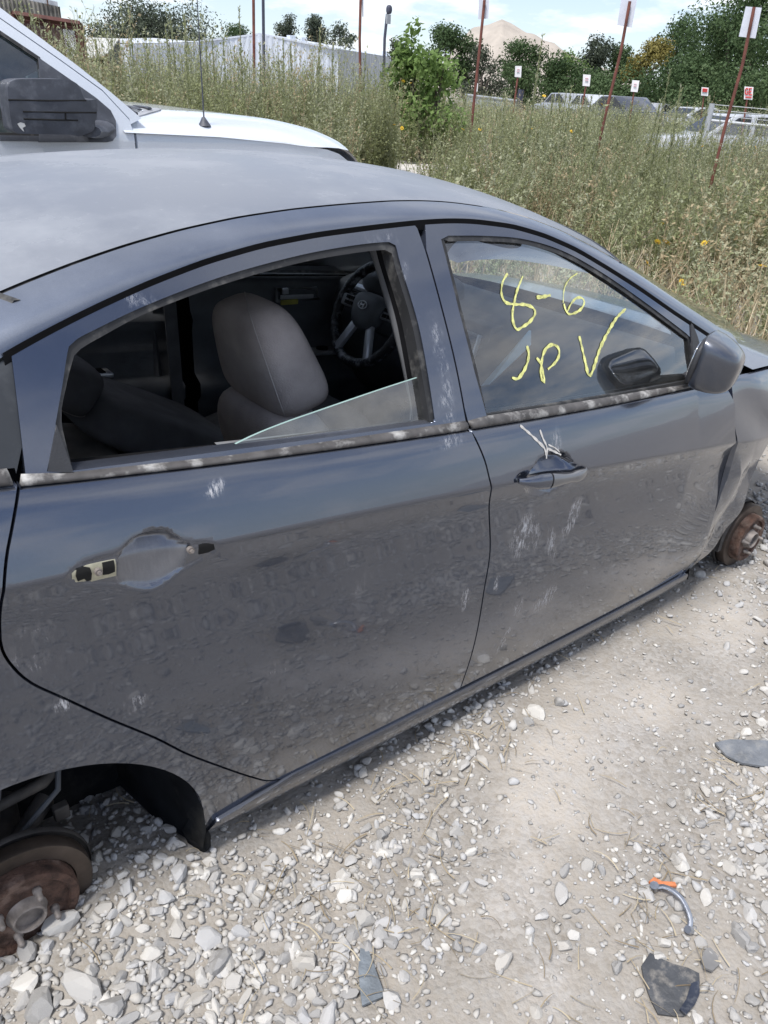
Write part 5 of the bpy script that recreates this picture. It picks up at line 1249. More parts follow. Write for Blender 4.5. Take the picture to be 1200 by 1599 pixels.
# ------------------------------------------------------------------ weeds
def weed(rs, h, ns, spread, leaf, nl, lean=.12, branch=6):
    """one bushy weed: stems with side shoots and small leaves all along; returns V, F(quads), tint"""
    VV = []; FF = []; TT = []; o = 0
    def leaves(C, n, ll, tb):
        nonlocal o
        az = rs.random(n)*6.28; el = rs.uniform(-.1, 1.1, n); d = np.stack([np.cos(az)*np.cos(el), np.sin(az)*np.cos(el), np.sin(el)], 1); sd = np.stack([-np.sin(az), np.cos(az), rs.normal(size=n)*.5], 1); w_ = ll*.24
        V = np.stack([C, C+d*(ll*.5)[:, None]+sd*w_[:, None], C+d*ll[:, None], C+d*(ll*.5)[:, None]-sd*w_[:, None]], 1).reshape(-1, 3)
        VV.append(V); FF.append(np.arange(4*n).reshape(n, 4)+o); o += 4*n; TT.append(np.repeat(np.clip(tb+.30*rs.random(n), 0, .8), 4))
    def shoot(P, r0):
        nonlocal o
        k = len(P); t = np.linspace(0, 1, k); r = r0*(1-.75*t)+.0007; an = np.arange(3)*2.094; ring = np.stack([np.cos(an), np.sin(an), np.zeros(3)], 1)
        V = (P[:, None]+ring[None]*r[:, None, None]).reshape(-1, 3); F = np.array([[i*3+j, i*3+(j+1) % 3, (i+1)*3+(j+1) % 3, (i+1)*3+j] for i in range(k-1) for j in range(3)])
        VV.append(V); FF.append(F+o); TT.append(np.full(len(V), .45+.3*rs.random())); o += len(V)
    for s in range(ns):
        a = rs.random()*6.28; L = h*rs.uniform(.55, 1.0); off = spread*math.sqrt(rs.random()); bx, by = off*math.cos(a), off*math.sin(a)
        lx, ly = rs.normal()*lean+math.cos(a)*lean*.8, rs.normal()*lean+math.sin(a)*lean*.8; t = np.linspace(0, 1, 5)
        P = np.stack([bx+lx*L*t**1.5, by+ly*L*t**1.5, L*t], 1); shoot(P, .0045)
        n = int(nl*.45); u = .10+.90*rs.random(n); C = np.stack([np.interp(u, t, P[:, i]) for i in range(3)], 1); leaves(C, n, leaf*(1.1-.6*u)*rs.uniform(.6, 1.3, n), .12+.25*u)
        for b_ in range(branch):
            ub = rs.uniform(.25, .92); p0 = np.array([np.interp(ub, t, P[:, i]) for i in range(3)]); az = rs.random()*6.28; bl = L*rs.uniform(.10, .28)*(1.15-.6*ub); tt = np.linspace(0, 1, 3)
            Q = p0+np.stack([math.cos(az)*bl*.75*tt, math.sin(az)*bl*.75*tt, bl*(.35*tt+.6*tt**2)], 1); shoot(Q, .002)
            m_ = max(3, int(nl*.55/branch)); ub2 = rs.random(m_)**.7; C = np.stack([np.interp(ub2, tt, Q[:, i]) for i in range(3)], 1); leaves(C, m_, leaf*(.85-.3*ub)*rs.uniform(.6, 1.2, m_), .18+.3*ub)
    return np.vstack(VV), np.vstack(FF), np.concatenate(TT)
def merge(vars_, x, y, sc, zf, rs, tint=0.0):
    VV = []; FF = []; TT = []; o = 0; vid = rs.integers(0, len(vars_), len(x))
    for v, (V, F, t) in enumerate(vars_):
        i = np.where(vid == v)[0]; n = len(i)
        if not n: continue
        a = rs.random(n)*6.28; ca, sa = np.cos(a)[:, None], np.sin(a)[:, None]; s = sc[i][:, None]; hs = s*rs.uniform(.85, 1.15, (n, 1))
        X = (V[None, :, 0]*ca-V[None, :, 1]*sa)*s+x[i][:, None]; Y = (V[None, :, 0]*sa+V[None, :, 1]*ca)*s+y[i][:, None]; Zz = V[None, :, 2]*hs+zf[i][:, None]
        VV.append(np.stack([X, Y, Zz], -1).reshape(-1, 3)); FF.append((F[None]+(np.arange(n)*len(V))[:, None, None]).reshape(-1, 4)+o); o += n*len(V)
        dry_ = (rs.random((n, 1)) < .09)*rs.uniform(.3, .7, (n, 1)); TT.append((np.clip(t[None]+rs.normal(size=(n, 1))*.13+.55*(vn01(x[i], y[i], .9, 12)-.5)[:, None]+tint+dry_, 0, 1)).ravel())
    return np.vstack(VV), np.vstack(FF), np.concatenate(TT)
M_weed = leafmat('sage green weed', (.185, .200, .080), (.315, .340, .175), (.46, .475, .33), .45, (.50, .41, .26))
M_weedf = leafmat('far weed green', (.185, .20, .09), (.31, .335, .175), (.44, .455, .31), .45, (.50, .42, .27))
rw = np.random.default_rng(21)
def vn01(x, y, f, s): return .5+.5*vnoise(x, y, f, s)
near_v = [weed(rw, 1.15, int(rw.integers(4, 8)), .15, .052, 64) for _ in range(9)]
tall_v = [weed(rw, 1.85, int(rw.integers(5, 8)), .17, .070, 70, .07, 7) for _ in range(8)]
far_v = [weed(rw, 1.3, 4, .18, .10, 28, .12, 4) for _ in range(6)]
def azd(x, y): return np.degrees(np.arctan2(x-CAM[0], y-CAM[1])), np.hypot(x-CAM[0], y-CAM[1])
# near field in front of the car
N = 3000; x = rw.uniform(3.5, 15, N); y = rw.uniform(1.0, 13.5, N); az, dd = azd(x, y)
edge = np.interp(az, [36, 40, 44, 50, 58, 66, 75], [9.5, 8.6, 7.0, 5.9, 5.5, 5.0, 4.8])+.5*np.sin(az*1.7); far_e = np.interp(az, [38, 44, 52, 60, 66], [13.0, 14.8, 17.5, 18.5, 18.5])
far_e = np.where(az < 46.5, 12.3, far_e); k = (az > 42.0+.8*np.sin(dd)) & (az < 74) & (dd > edge) & (dd < far_e) & (rw.random(N) < np.clip(.25+.30*(dd-edge), .15, .92))
x, y, dd = x[k], y[k], dd[k]; sc = np.clip((.50+.10*(dd-5)), .45, 1.0)*rw.uniform(.75, 1.12, len(x))*(.72+.60*vn01(x, y, .75, 3))
near_b = [weed(rw, 1.10, int(rw.integers(4, 7)), .16, .085, 60, .16) for _ in range(7)]; c_ = dd < 8.6
A_ = merge(near_v, x[~c_], y[~c_], sc[~c_], np.full((~c_).sum(), -.07), rw); B_ = merge(near_b, x[c_], y[c_], sc[c_], np.full(c_.sum(), -.07), rw, .17); V = np.vstack([A_[0], B_[0]]); F = np.vstack([A_[1], B_[1]+len(A_[0])]); T_ = np.concatenate([A_[2], B_[2]])
tag(mesh('weeds', V, F, M_weed, None, attrs={'tint': T_}), 'dense sage green weeds growing in front of the sedan', 'weeds', kind='stuff')
# tall field behind the pickup
N = 3200; x = rw.uniform(1.0, 14, N); y = rw.uniform(6, 18, N); az, dd = azd(x, y)
k = (az > 8) & (az < 38.9+.4*np.sin(dd*2)) & (dd > np.interp(az, [8, 30, 36, 40], [8.5, 9.5, 11.5, 14.5])) & (dd < 17.3) & (rw.random(N) < .95)
x, y = x[k], y[k]; V, F, T_ = merge(tall_v, x, y, rw.uniform(.78, 1.08, len(x))*(.84+.36*vn01(x, y, .8, 6)), np.full(len(x), -.07), rw, .03); tag(mesh('weeds', V, F, M_weed, None, attrs={'tint': T_}), 'tall green weeds standing behind the white pickup', 'weeds', kind='stuff')
# beyond the white track
N = 3000; x = rw.uniform(10, 36, N); y = rw.uniform(9, 30, N); az, dd = azd(x, y)
k = (az > 36) & (az < 70) & (rw.random(N) < 1.0) & (dd > np.interp(az, [36, 42, 52, 60, 70], [19.2, 19.4, 25, 26, 26])) & (dd < 34)
x, y = x[k], y[k]; V, F, T_ = merge(far_v, x, y, rw.uniform(.85, 1.3, len(x)), np.full(len(x), -.08), rw, .05); tag(mesh('weeds', V, F, M_weedf, None, attrs={'tint': T_}), 'far weeds along the other side of the white track', 'weeds', kind='stuff')
N = 110; az = rw.uniform(37.5, 43.8, N); dd = rw.uniform(18.9, 21.5, N); x = CAM[0]+dd*np.sin(np.radians(az)); y = CAM[1]+dd*np.cos(np.radians(az))
V, F, T_ = merge(tall_v, x, y, rw.uniform(.45, .85, N), np.full(N, -.08), rw, -.10); tag(mesh('weeds', V, F, M_weed, None, attrs={'tint': T_}), 'clump of darker weeds round the foot of the leafy sapling', 'weeds', kind='stuff')
# dry pale stalks and litter at the feet of the near weeds
N = 9000; x = rw.uniform(3.0, 11, N); y = rw.uniform(.9, 9, N); az, dd = azd(x, y)
k = (az > 41) & (az < 76) & (dd > np.interp(az, [40, 44, 50, 58, 66, 75], [8.4, 6.8, 5.6, 5.1, 4.7, 4.5])) & (dd < 11.5); x, y = x[k], y[k]; n = len(x); kk = 4; t = np.linspace(0, 1, kk)
L = rw.uniform(.22, .75, n); a = rw.random(n)*6.28; ln = rw.uniform(.2, 1.1, n)
P = np.stack([x[:, None]+np.cos(a)[:, None]*(L*ln)[:, None]*t, y[:, None]+np.sin(a)[:, None]*(L*ln)[:, None]*t, -.07+(L[:, None]*t*(1.05-.45*ln[:, None]*t))], -1)
w_ = .0045*(1-.6*t); sd = np.stack([-np.sin(a), np.cos(a), np.zeros(n)], 1)
V = np.stack([P+sd[:, None]*w_[None, :, None], P-sd[:, None]*w_[None, :, None]], 2).reshape(-1, 3); i0 = (np.arange(n)*2*kk)[:, None]+2*np.arange(kk-1)[None]; F = np.stack([i0, i0+1, i0+3, i0+2], -1).reshape(-1, 4)
M_dry = leafmat('bleached dry grass', (.28, .21, .13), (.42, .34, .22), (.56, .48, .34), .25)
tag(mesh('dry_grass', V, F, M_dry, None, attrs={'tint': np.repeat(rw.random(n), 2*kk)}), 'bleached dry grass lying under the near weeds', 'grass', kind='stuff')

# ---- single plants that stand out: tall seed stalks
def stalk(rs, h, leaf=.06):
    k = 9; t = np.linspace(0, 1, k); lx, ly = rs.normal()*.03, rs.normal()*.03
    P = np.stack([lx*h*t**2, ly*h*t**2, h*t], 1); V, F = tube_geo(P, .007*(1-.6*t)+.001, 5); F = [f for f in F if len(f) == 4]
    n = 150; u = .25+.75*rs.random(n)**.7; C = np.stack([np.interp(u, t, P[:, i]) for i in range(3)], 1); az = rs.random(n)*6.28; el = rs.uniform(.3, 1.25, n)
    d = np.stack([np.cos(az)*np.cos(el), np.sin(az)*np.cos(el), np.sin(el)], 1); sd = np.stack([-np.sin(az), np.cos(az), rs.normal(size=n)*.3], 1); ll = leaf*(1.2-.7*u)*rs.uniform(.7, 1.3, n)
    W = np.stack([C, C+d*(ll*.5)[:, None]+sd*(ll*.28)[:, None], C+d*ll[:, None], C+d*(ll*.5)[:, None]-sd*(ll*.28)[:, None]], 1).reshape(-1, 3)
    return V, np.array(F), W, np.arange(4*n).reshape(n, 4), np.repeat(.4+.5*rs.random(n), 4)
st_src = []
for i in range(4):
    V, F, W, G, T_ = stalk(rw, 1.0, .055 if i else .045)
    ms = bpy.data.meshes.new('stem'); ms.from_pydata([tuple(v) for v in V], [], [tuple(int(q) for q in f) for f in F]); ms.materials.append(M_weed); a = ms.attributes.new('tint', 'FLOAT', 'POINT'); a.data.foreach_set('value', np.full(len(V), .45, dtype=np.float32))
    ml = bpy.data.meshes.new('leaves'); ml.from_pydata([tuple(v) for v in W], [], [tuple(int(q) for q in f) for f in G]); ml.materials.append(M_weed); a = ml.attributes.new('tint', 'FLOAT', 'POINT'); a.data.foreach_set('value', T_.astype(np.float32)); st_src.append((ms, ml))
def put_stalk(px, py, D, label, group, i):
    P = at_d(px, py, D); h = P[2]+.07; e = empty('weed_stalk', (P[0], P[1], -.07), label, 'weed', group)
    for nm, me in zip(('stem', 'leaves'), st_src[i % 4]):
        o = bpy.data.objects.new(nm, me); COL.objects.link(o); o.parent = e; o.scale = (.9+.3*rw.random(), .9+.3*rw.random(), h)
    e.rotation_euler = (0, 0, rw.random()*6.28)
for i, (px, py) in enumerate([(200, 6), (272, 32), (286, 22), (260, 40), (375, 12), (103, 42), (130, 57), (30, 4), (44, 8), (57, 26), (148, 62), (232, 62), (440, 62), (493, 45), (520, 70), (350, 60), (405, 68), (565, 82), (456, 70), (320, 55), (332, 60), (170, 55)]):
    put_stalk(px, py, 10.5+2.5*rw.random(), 'tall leafy weed stalk rising out of the weeds behind the pickup', 'tall stalks behind the pickup', i)
for i, (px, py) in enumerate([(1047, 109), (1072, 139), (1109, 153), (893, 135), (884, 141), (1025, 156), (987, 160), (845, 55), (925, 150), (790, 150), (865, 150), (940, 165), (775, 170), (820, 160)]):
    put_stalk(px, py, 8.5+3.5*rw.random() if py > 100 else 12, 'tall leafy weed stalk rising out of the weeds before the white track', 'tall stalks before the track', i)
# ---- yellow flowers
M_fl = M('yellow petals', (.72, .48, .02), .6, var=.15); M_flc = M('flower centre', (.45, .26, .02), .8, var=.2)
def flower_me():
    V = []; F = []; n = 11
    for i in range(n):
        a = 2*math.pi*i/n; c, s = math.cos(a), math.sin(a); o = len(V)
        V += [(.006*c, .006*s, .0), (.016*c-.005*s, .016*s+.005*c, .004), (.026*c, .026*s, .003), (.016*c+.005*s, .016*s-.005*c, .004)]; F.append((o, o+1, o+2, o+3))
    me = bpy.data.meshes.new('petals'); me.from_pydata(V, [], F); me.materials.append(M_fl)
    V, F = superq((0, 0, .003), (.009, .009, .006), 1, 1, 10, 6); m2 = bpy.data.meshes.new('flower_centre'); m2.from_pydata([tuple(v) for v in V], [], F); m2.materials.append(M_flc); return me, m2
pet, cen = flower_me()
fl_px = [(1110, 291, 1), (1130, 294, 0), (1150, 294, 0), (1170, 283, 1), (1180, 281, 0), (1041, 379, 1), (1027, 378, 0), (1011, 411, 0), (1034, 350, 0), (1066, 441, 0), (1105, 378, 0), (1171, 352, 1), (1190, 416, 1), (1100, 380, 0), (1053, 286, 0), (1097, 229, 0), (940, 163, 0), (883, 195, 0), (830, 202, 0), (893, 205, 0), (616, 195, 0), (628, 200, 0), (630, 127, 0), (642, 130, 0), (723, 202, 0), (750, 202, 0), (850, 150, 0), (1145, 312, 0), (1180, 230, 0)]
for i, (px, py, big) in enumerate(fl_px):
    g = at_z(px, py, .25); D = math.hypot(g[0]-CAM[0], g[1]-CAM[1]); D = min(max(6.0, D*.86), 13); P = at_d(px, py, D)
    if P[2] < .1: continue
    e = empty('flowering_weed', (P[0], P[1], -.07), 'thin stalk with a bright yellow daisy like flower head among the weeds', 'wildflower', 'yellow flowers among the weeds')
    MB().tube([(P[0], P[1], -.07), (P[0]+.02, P[1], P[2]*.5), (P[0], P[1], P[2])], [.005, .004, .003], 5).build('stem', M_weed, e, True)
    o = bpy.data.objects.new('petals', pet); COL.objects.link(o); o.parent = e; o.location = (0, 0, P[2]+.07); s = 1.25+.5*big; o.scale = (s, s, s); o.rotation_euler = (-.5+rw.normal()*.25, .3+rw.normal()*.25, rw.random()*6)
    c2 = bpy.data.objects.new('flower_centre', cen); COL.objects.link(c2); c2.parent = o

# ------------------------------------------------------------------ trees
def tree(name, px, top, D, width, label, group, mat, seed, n=2600, leaf=.30, base=None, dens=1.0, trunk_h=.35, stretch=1.0, blobs=16, wk=1.45):
    rs = np.random.default_rng(seed); P = at_d(px, top, D); H_ = P[2]+.08; width = width*wk; n = int(n*4.2); leaf = leaf*.66; e = empty(name, (P[0], P[1], -.08), label, 'tree', group); W = width/2
    bl = []; z0 = H_*trunk_h if base is None else base
    for i in range(blobs):
        f = rs.random(); z = z0+(H_-z0)*(.12+.80*f); rr = W*math.sqrt(max(.05, 1-(2*f-.9)**2*.85))*rs.uniform(.15, .82); a = rs.random()*6.28; r_ = W*rs.uniform(.28, .52); bl.append((rr*math.cos(a), rr*math.sin(a), min(z, H_-r_*.55), r_))
    bl.append((0, 0, H_-W*.34, W*.34))
    M_b = M_bark; mb = MB(); mb.tube([(P[0], P[1], -.2), (P[0]+.05*W, P[1], z0*.6), (P[0], P[1], z0+(H_-z0)*.55)], [.055*W+.06, .045*W+.04, .02*W+.02], 8).build('trunk', M_b, e, True)
    for j in range(5):
        b_ = bl[j*2 % len(bl)]; s0 = np.array([P[0], P[1], z0*.8+.1*j]); s1 = np.array([P[0]+b_[0], P[1]+b_[1], b_[2]]); MB().tube([s0, (s0+s1)/2+np.array([0, 0, .1]), s1], [.03*W+.02, .02*W+.015, .02], 6).build('limb', M_b, e, True)
    VV = []; TT = []; tot = sum(b_[3]**2 for b_ in bl)
    for b_ in bl:
        k = int(n*b_[3]**2/tot)
        d = rs.normal(size=(k, 3)); d /= np.linalg.norm(d, axis=1)[:, None]; r_ = b_[3]*rs.random(k)**.42*(1+.22*np.sin(d[:, 0]*7+seed)*np.cos(d[:, 2]*6)); C = np.array(b_[:3])+d*r_[:, None]*np.array([1, 1, .82*stretch])
        nrm = d+rs.normal(size=(k, 3))*.7+np.array([0, 0, .35]); nrm /= np.linalg.norm(nrm, axis=1)[:, None]; u = np.cross(nrm, rs.normal(size=(k, 3))); u /= np.linalg.norm(u, axis=1)[:, None]; v = np.cross(nrm, u); s = leaf*rs.uniform(.5, 1.25, k)
        Q = np.stack([C-u*s[:, None]*.5, C+v*s[:, None]*.3, C+u*s[:, None]*.5, C-v*s[:, None]*.3], 1); VV.append(Q.reshape(-1, 3)); TT.append(np.repeat(np.clip(.30+.38*rs.random(k)+.25*rs.normal()*.5, 0, 1), 4))
    V = np.vstack(VV)+np.array([P[0], P[1], 0]); mesh('crown', V, np.arange(len(V)).reshape(-1, 4), mat, e, attrs={'tint': np.concatenate(TT)})
    return e
M_bark = M('grey brown bark', (.10, .082, .066), .9, var=.35, scale=3)
M_tg = leafmat('mid green tree leaves', (.038, .068, .026), (.066, .108, .042), (.11, .16, .068), .3)
M_td = leafmat('dark dusty tree leaves', (.040, .050, .034), (.062, .078, .050), (.10, .115, .08), .15)
M_ty = leafmat('yellowing tree leaves', (.13, .12, .03), (.20, .17, .045), (.28, .24, .08), .2)
M_tl = leafmat('fresh green leaves', (.11, .17, .05), (.17, .26, .075), (.26, .36, .13), .4)
G1 = 'trees behind the white shed'
tree('tree', 235, 8, 75, 7.6, 'broad dark olive tree behind the low white building', None, M_td, 1, 4200, .34, blobs=26, trunk_h=.05)
tree('tree', 165, 40, 80, 4.0, 'low olive bush tree at the rim of the broad dark tree', None, M_td, 2, 1500, .32, trunk_h=.05)
tree('tree', 316, 46, 74, 1.6, 'small half bare grey tree beside the broad dark tree', None, M_td, 3, 260, .22)
tree('tree', 367, 40, 88, 3.2, 'round green treetop peeking over the white warehouse ridge', None, M_tg, 4, 900, .3)
tree('tree', 452, 18, 92, 2.9, 'dark upright tree directly behind the warehouse gable', None, M_td, 5, 1300, .34, trunk_h=.1)
tree('tree', 490, 24, 92, 3.3, 'dark wide tree behind the warehouse beside the upright one', None, M_td, 6, 1500, .34, trunk_h=.1)
tree('tree', 531, 37, 90, 2.4, 'open crowned green tree behind the warehouse corner', None, M_td, 7, 600, .34)
tree('tree', 551, 52, 90, 1.7, 'small loose tree right of the open crowned tree behind the warehouse', None, M_td, 8, 350, .3)
tree('tree', 618, 62, 60, 1.2, 'little dark tree beside the lamp pole', None, M_td, 31, 350, .22)
tree('tree', 700, 41, 62, 3.0, 'tall rounded green tree left of the sand pile', None, M_tg, 9, 1500, .30, trunk_h=.25)
tree('tree', 733, 66, 62, 1.5, 'narrow green tree against the foot of the sand pile', None, M_tg, 10, 600, .26, trunk_h=.2)
tree('tree', 757, 73, 60, 2.4, 'thin grey green tree with gaps in front of the sand pile', None, M_td, 11, 850, .24, trunk_h=.1)
tree('tree', 815, 66, 60, 2.6, 'flat topped green tree in front of the sand pile', None, M_tg, 12, 1100, .27, trunk_h=.45)
tree('tree', 812, 100, 57, 2.3, 'dark green bush tree under the flat topped tree', None, M_tg, 13, 1000, .26, trunk_h=.05)
tree('tree', 885, 80, 62, 2.3, 'pale green tree at the right foot of the sand pile', None, M_tl, 14, 500, .26, trunk_h=.3)
tree('tree', 900, 86, 60, 3.0, 'dark green tree right of the pale one', None, M_tg, 15, 1500, .28, trunk_h=.1)
tree('tree', 934, 55, 64, 2.6, 'tall loose dark tree behind the sign row', None, M_td, 16, 1300, .28, trunk_h=.2)
tree('tree', 978, 66, 66, 3.2, 'green tree between the loose dark tree and the yellow one', None, M_tg, 17, 1600, .3, trunk_h=.08)
tree('tree', 1026, 64, 58, 2.5, 'yellowing tree standing before the green wood', None, M_ty, 18, 1100, .26, trunk_h=.25)
tree('tree', 1010, 112, 54, 4.6, 'low broad green tree under the yellowing tree', None, M_tg, 19, 2200, .28, trunk_h=.02)
tree('tree', 1075, 26, 68, 4.6, 'big green tree with a bare tip behind the yellowing tree', None, M_tg, 20, 2800, .32, trunk_h=.08, blobs=22)
tree('tree', 1085, 90, 52, 4.2, 'dark green tree in front of the big green ones', None, M_tg, 21, 2200, .27, trunk_h=.02)
tree('tree', 1140, 8, 60, 4.6, 'tall full green tree left of the big sign on the right', None, M_tg, 22, 2800, .3, trunk_h=.05, blobs=22)
tree('tree', 1190, -32, 56, 5.0, 'tallest green tree behind the big sign on the right', None, M_tg, 23, 3200, .3, trunk_h=.05, blobs=24)
tree('tree', 1160, 105, 46, 4.2, 'low dark green thicket tree behind the far white pickup', None, M_tg, 24, 2200, .25, trunk_h=.0)
tree('tree', 1255, 0, 52, 5.0, 'full green tree at the end of the wood', None, M_tg, 25, 2800, .3, trunk_h=.05, blobs=22)
tree('tree', 940, 115, 58, 3.6, 'low green thicket tree behind the small signs', None, M_tg, 26, 1700, .26, trunk_h=.0)
tree('tree', 868, 112, 62, 3.0, 'low green bush right of the flat topped tree', None, M_tg, 27, 1200, .26, trunk_h=.0)
tree('tree', 770, 118, 64, 3.2, 'low grey green bush under the thin tree', None, M_td, 28, 1100, .24, trunk_h=.0)
# young broad-leaved tree at the edge of the track
tree('sapling', 650, 36, 19.6, 1.1, 'young bright green leafy sapling at the edge of the weeds', None, M_tl, 40, 420, .22, trunk_h=.10, stretch=1.6, blobs=26, wk=1.0)
tree('sapling', 682, 92, 19.8, 2.0, 'low bright green bush beside the leafy sapling', None, M_tl, 41, 420, .20, trunk_h=.02, blobs=24, wk=1.0)
tree('sapling', 626, 82, 20, 1.1, 'slim bright green shoot leaning against the leafy sapling', None, M_tl, 42, 260, .20, trunk_h=.02, stretch=1.4, blobs=18, wk=1.0)
# ------------------------------------------------------------------ far setting
def gz(x, y): return -.075
def pt(px, py, D): return at_d(px, py, D)
M_sand = M('tan quarry sand', (.40, .355, .305), .95, var=.15, scale=.35, bmp=.6, bscale=1.2)
prof = [(640, 118), (690, 100), (722, 60), (738, 42), (762, 38), (784, 29), (800, 36), (822, 50), (835, 52), (850, 62), (866, 66), (880, 78), (905, 90), (960, 112), (1020, 128)]
D = 190; V = []; nn = 60; xs = np.linspace(640, 1020, 80); ys = np.interp(xs, [p[0] for p in prof], [p[1] for p in prof]); rs = np.random.default_rng(3)
for x, y in zip(xs, ys):
    P = pt(x, y, D); H_ = max(.3, P[2]); dirn = np.array([P[0]-CAM[0], P[1]-CAM[1]])/D
    for j in range(13):
        s = -1+2*j/12; h = H_*(1-abs(s)**1.2)*(1+.04*math.sin(x*.11+j*.9)*abs(s)+.02*math.sin(x*.37)*abs(s)); V.append((P[0]+dirn[0]*s*H_*1.7, P[1]+dirn[1]*s*H_*1.7, max(-.2, h)-.1))
recalc(tag(mesh('sand_pile', np.array(V), [(i*13+j, (i+1)*13+j, (i+1)*13+j+1, i*13+j+1) for i in range(79) for j in range(12)], M_sand, None, True), 'tall tan pile of quarry sand rising behind the trees', 'sand pile'))
# white track across the weeds
M_track = M('white caliche track', (.50, .47, .43), .95, var=.18, scale=3, bmp=.3, bscale=30)
V = []; L = [(36, 16.6, 19.0), (40, 14.6, 18.9), (44, 15.2, 19.5), (50, 19.0, 23.8), (56, 20.2, 24.6), (62, 20.4, 24.6), (72, 20.5, 25.0), (85, 21, 26)]
for a, d0, d1 in L:
    for d_ in (d0, d1): V.append((CAM[0]+d_*math.sin(R(a)), CAM[1]+d_*math.cos(R(a)), -.068))
tag(mesh('track', np.array(V), [(2*i, 2*i+2, 2*i+3, 2*i+1) for i in range(len(L)-1)], M_track), kind='structure')
# warehouse
M_ws = M('white sheet metal', (.62, .66, .72), .45, metal=.1, var=.08, scale=1.5); M_gs = M('weathered grey sheet metal', (.36, .38, .40), .5, metal=.2, var=.15, scale=1.2)
def corr(name, a, b, z0, z1a, z1b, mat, parent, n=30, amp=.04, peak=None):
    """ribbed sheet wall from a to b (xy), top following z1a..z1b or a gable peak"""
    a = np.array(a); b = np.array(b); d = b-a; nrm = np.array([d[1], -d[0]])/np.linalg.norm(d); V = []
    for i in range(n*4+1):
        t = i/(n*4); o = amp if (i % 4) in (0, 1) else 0; p = a+d*t+nrm*o; zt = z1a+(z1b-z1a)*t if peak is None else np.interp(t, [0, peak[0], 1], [z1a, peak[1], z1b]); V += [(p[0], p[1], z0), (p[0], p[1], zt)]
    return mesh(name, np.array(V), [(2*i, 2*i+2, 2*i+3, 2*i+1) for i in range(n*4)], mat, parent)
A = pt(296, 67, 70); P_ = pt(409, 53, 70); B = pt(529, 77, 70); C = pt(640, 93, 92)
wh = empty('warehouse', (P_[0], P_[1], -.08), 'long white metal warehouse with a low gable and grey side', 'building')
tB = np.linalg.norm(P_[:2]-A[:2])/np.linalg.norm(B[:2]-A[:2])
corr('gable_wall', A[:2], B[:2], -.2, A[2], B[2], M_ws, wh, 26, peak=(tB, P_[2])); corr('side_wall', B[:2], C[:2], -.2, B[2], C[2], M_gs, wh, 30)
back = C[:2]-B[:2]
corr('side_wall', A[:2]+back, A[:2], -.2, A[2], A[2], M_ws, wh, 30); corr('gable_wall', C[:2], A[:2]+back, -.2, C[2], A[2], M_ws, wh, 26, peak=(1-tB, P_[2]))
for (Q, R_) in ((A, 'l'), (B, 'r')):
    q0 = np.array([Q[0], Q[1], Q[2]+.05]); p0 = np.array([P_[0], P_[1], P_[2]+.05]); bk = np.array([back[0], back[1], 0]); f = -np.array([back[0], back[1], 0])/np.linalg.norm(back)*.25
    mesh('roof_sheet', np.array([q0+f, p0+f, p0+bk, q0+bk, q0+f-[0, 0, .12], p0+f-[0, 0, .12], p0+bk-[0, 0, .12], q0+bk-[0, 0, .12]]), [(0, 1, 2, 3), (7, 6, 5, 4), (0, 4, 5, 1), (3, 2, 6, 7), (0, 3, 7, 4)], M_ws, wh)
for px in (455, 473, 600, 612): 
    p = pt(px, np.interp(px, [409, 529, 640], [55, 77, 92]), 72+.2*abs(px-529) if px > 529 else 71); MB().box(p+np.array([0, 0, .1]), (.5, .5, .5)).build('roof_vent', M_ws, wh)
# small white building to its left
a = pt(203, 69, 62); b = pt(312, 66, 66); lb = empty('storage_shed', (a[0], a[1], -.08), 'low white flat roofed building in front of the broad dark tree', 'building')
corr('wall', a[:2], b[:2], -.2, a[2], b[2], M_ws, lb, 24); dpt = np.array([(b-a)[1]*-1, (b-a)[0]]); dpt = dpt/np.linalg.norm(dpt)*5
corr('wall', b[:2], b[:2]+dpt, -.2, b[2], b[2], M_ws, lb, 10); corr('wall', a[:2]+dpt, a[:2], -.2, a[2], a[2], M_ws, lb, 10)
mesh('roof_sheet', np.array([(a[0], a[1], a[2]+.03), (b[0], b[1], b[2]+.03), (b[0]+dpt[0], b[1]+dpt[1], b[2]+.2), (a[0]+dpt[0], a[1]+dpt[1], a[2]+.2)]), [(0, 1, 2, 3)], M_ws, lb)
# lean-to with a pale sloping roof and a dark open side
D = 34; q = [pt(130, 58, D+3), pt(187, 60, D+3), pt(167, 84, D), pt(128, 92, D)]; lt = empty('lean_to', (q[2][0], q[2][1], -.08), 'lean-to shelter with a pale sloping sheet roof and dark open side', 'shelter')
th = np.array([0, 0, -.06]); mesh('roof_sheet', np.array(q+[p+th for p in q]), [(0, 1, 2, 3), (7, 6, 5, 4), (0, 4, 5, 1), (1, 5, 6, 2), (2, 6, 7, 3), (3, 7, 4, 0)], M('pale roof sheet', (.50, .50, .47), .6, var=.12), lt)
g0 = [np.array([p[0], p[1], -.1]) for p in q]
e = pt(193, 64, D+3); f_ = pt(191, 96, D+2.6)
mesh('side_panel', np.array([q[1]+th*.5, q[2]+th*.5, g0[2], g0[1]]), [(0, 1, 2, 3)], M('dark green boards', (.014, .022, .020), .7), lt); mesh('back_panel', np.array([g0[0], g0[1], q[1]+th, q[0]+th]), [(0, 1, 2, 3)], M_shell, lt)
for p in (q[2], q[3]): MB().tube([p, np.array([p[0], p[1], -.1])], .05, 6).build('post', M_rust, lt)
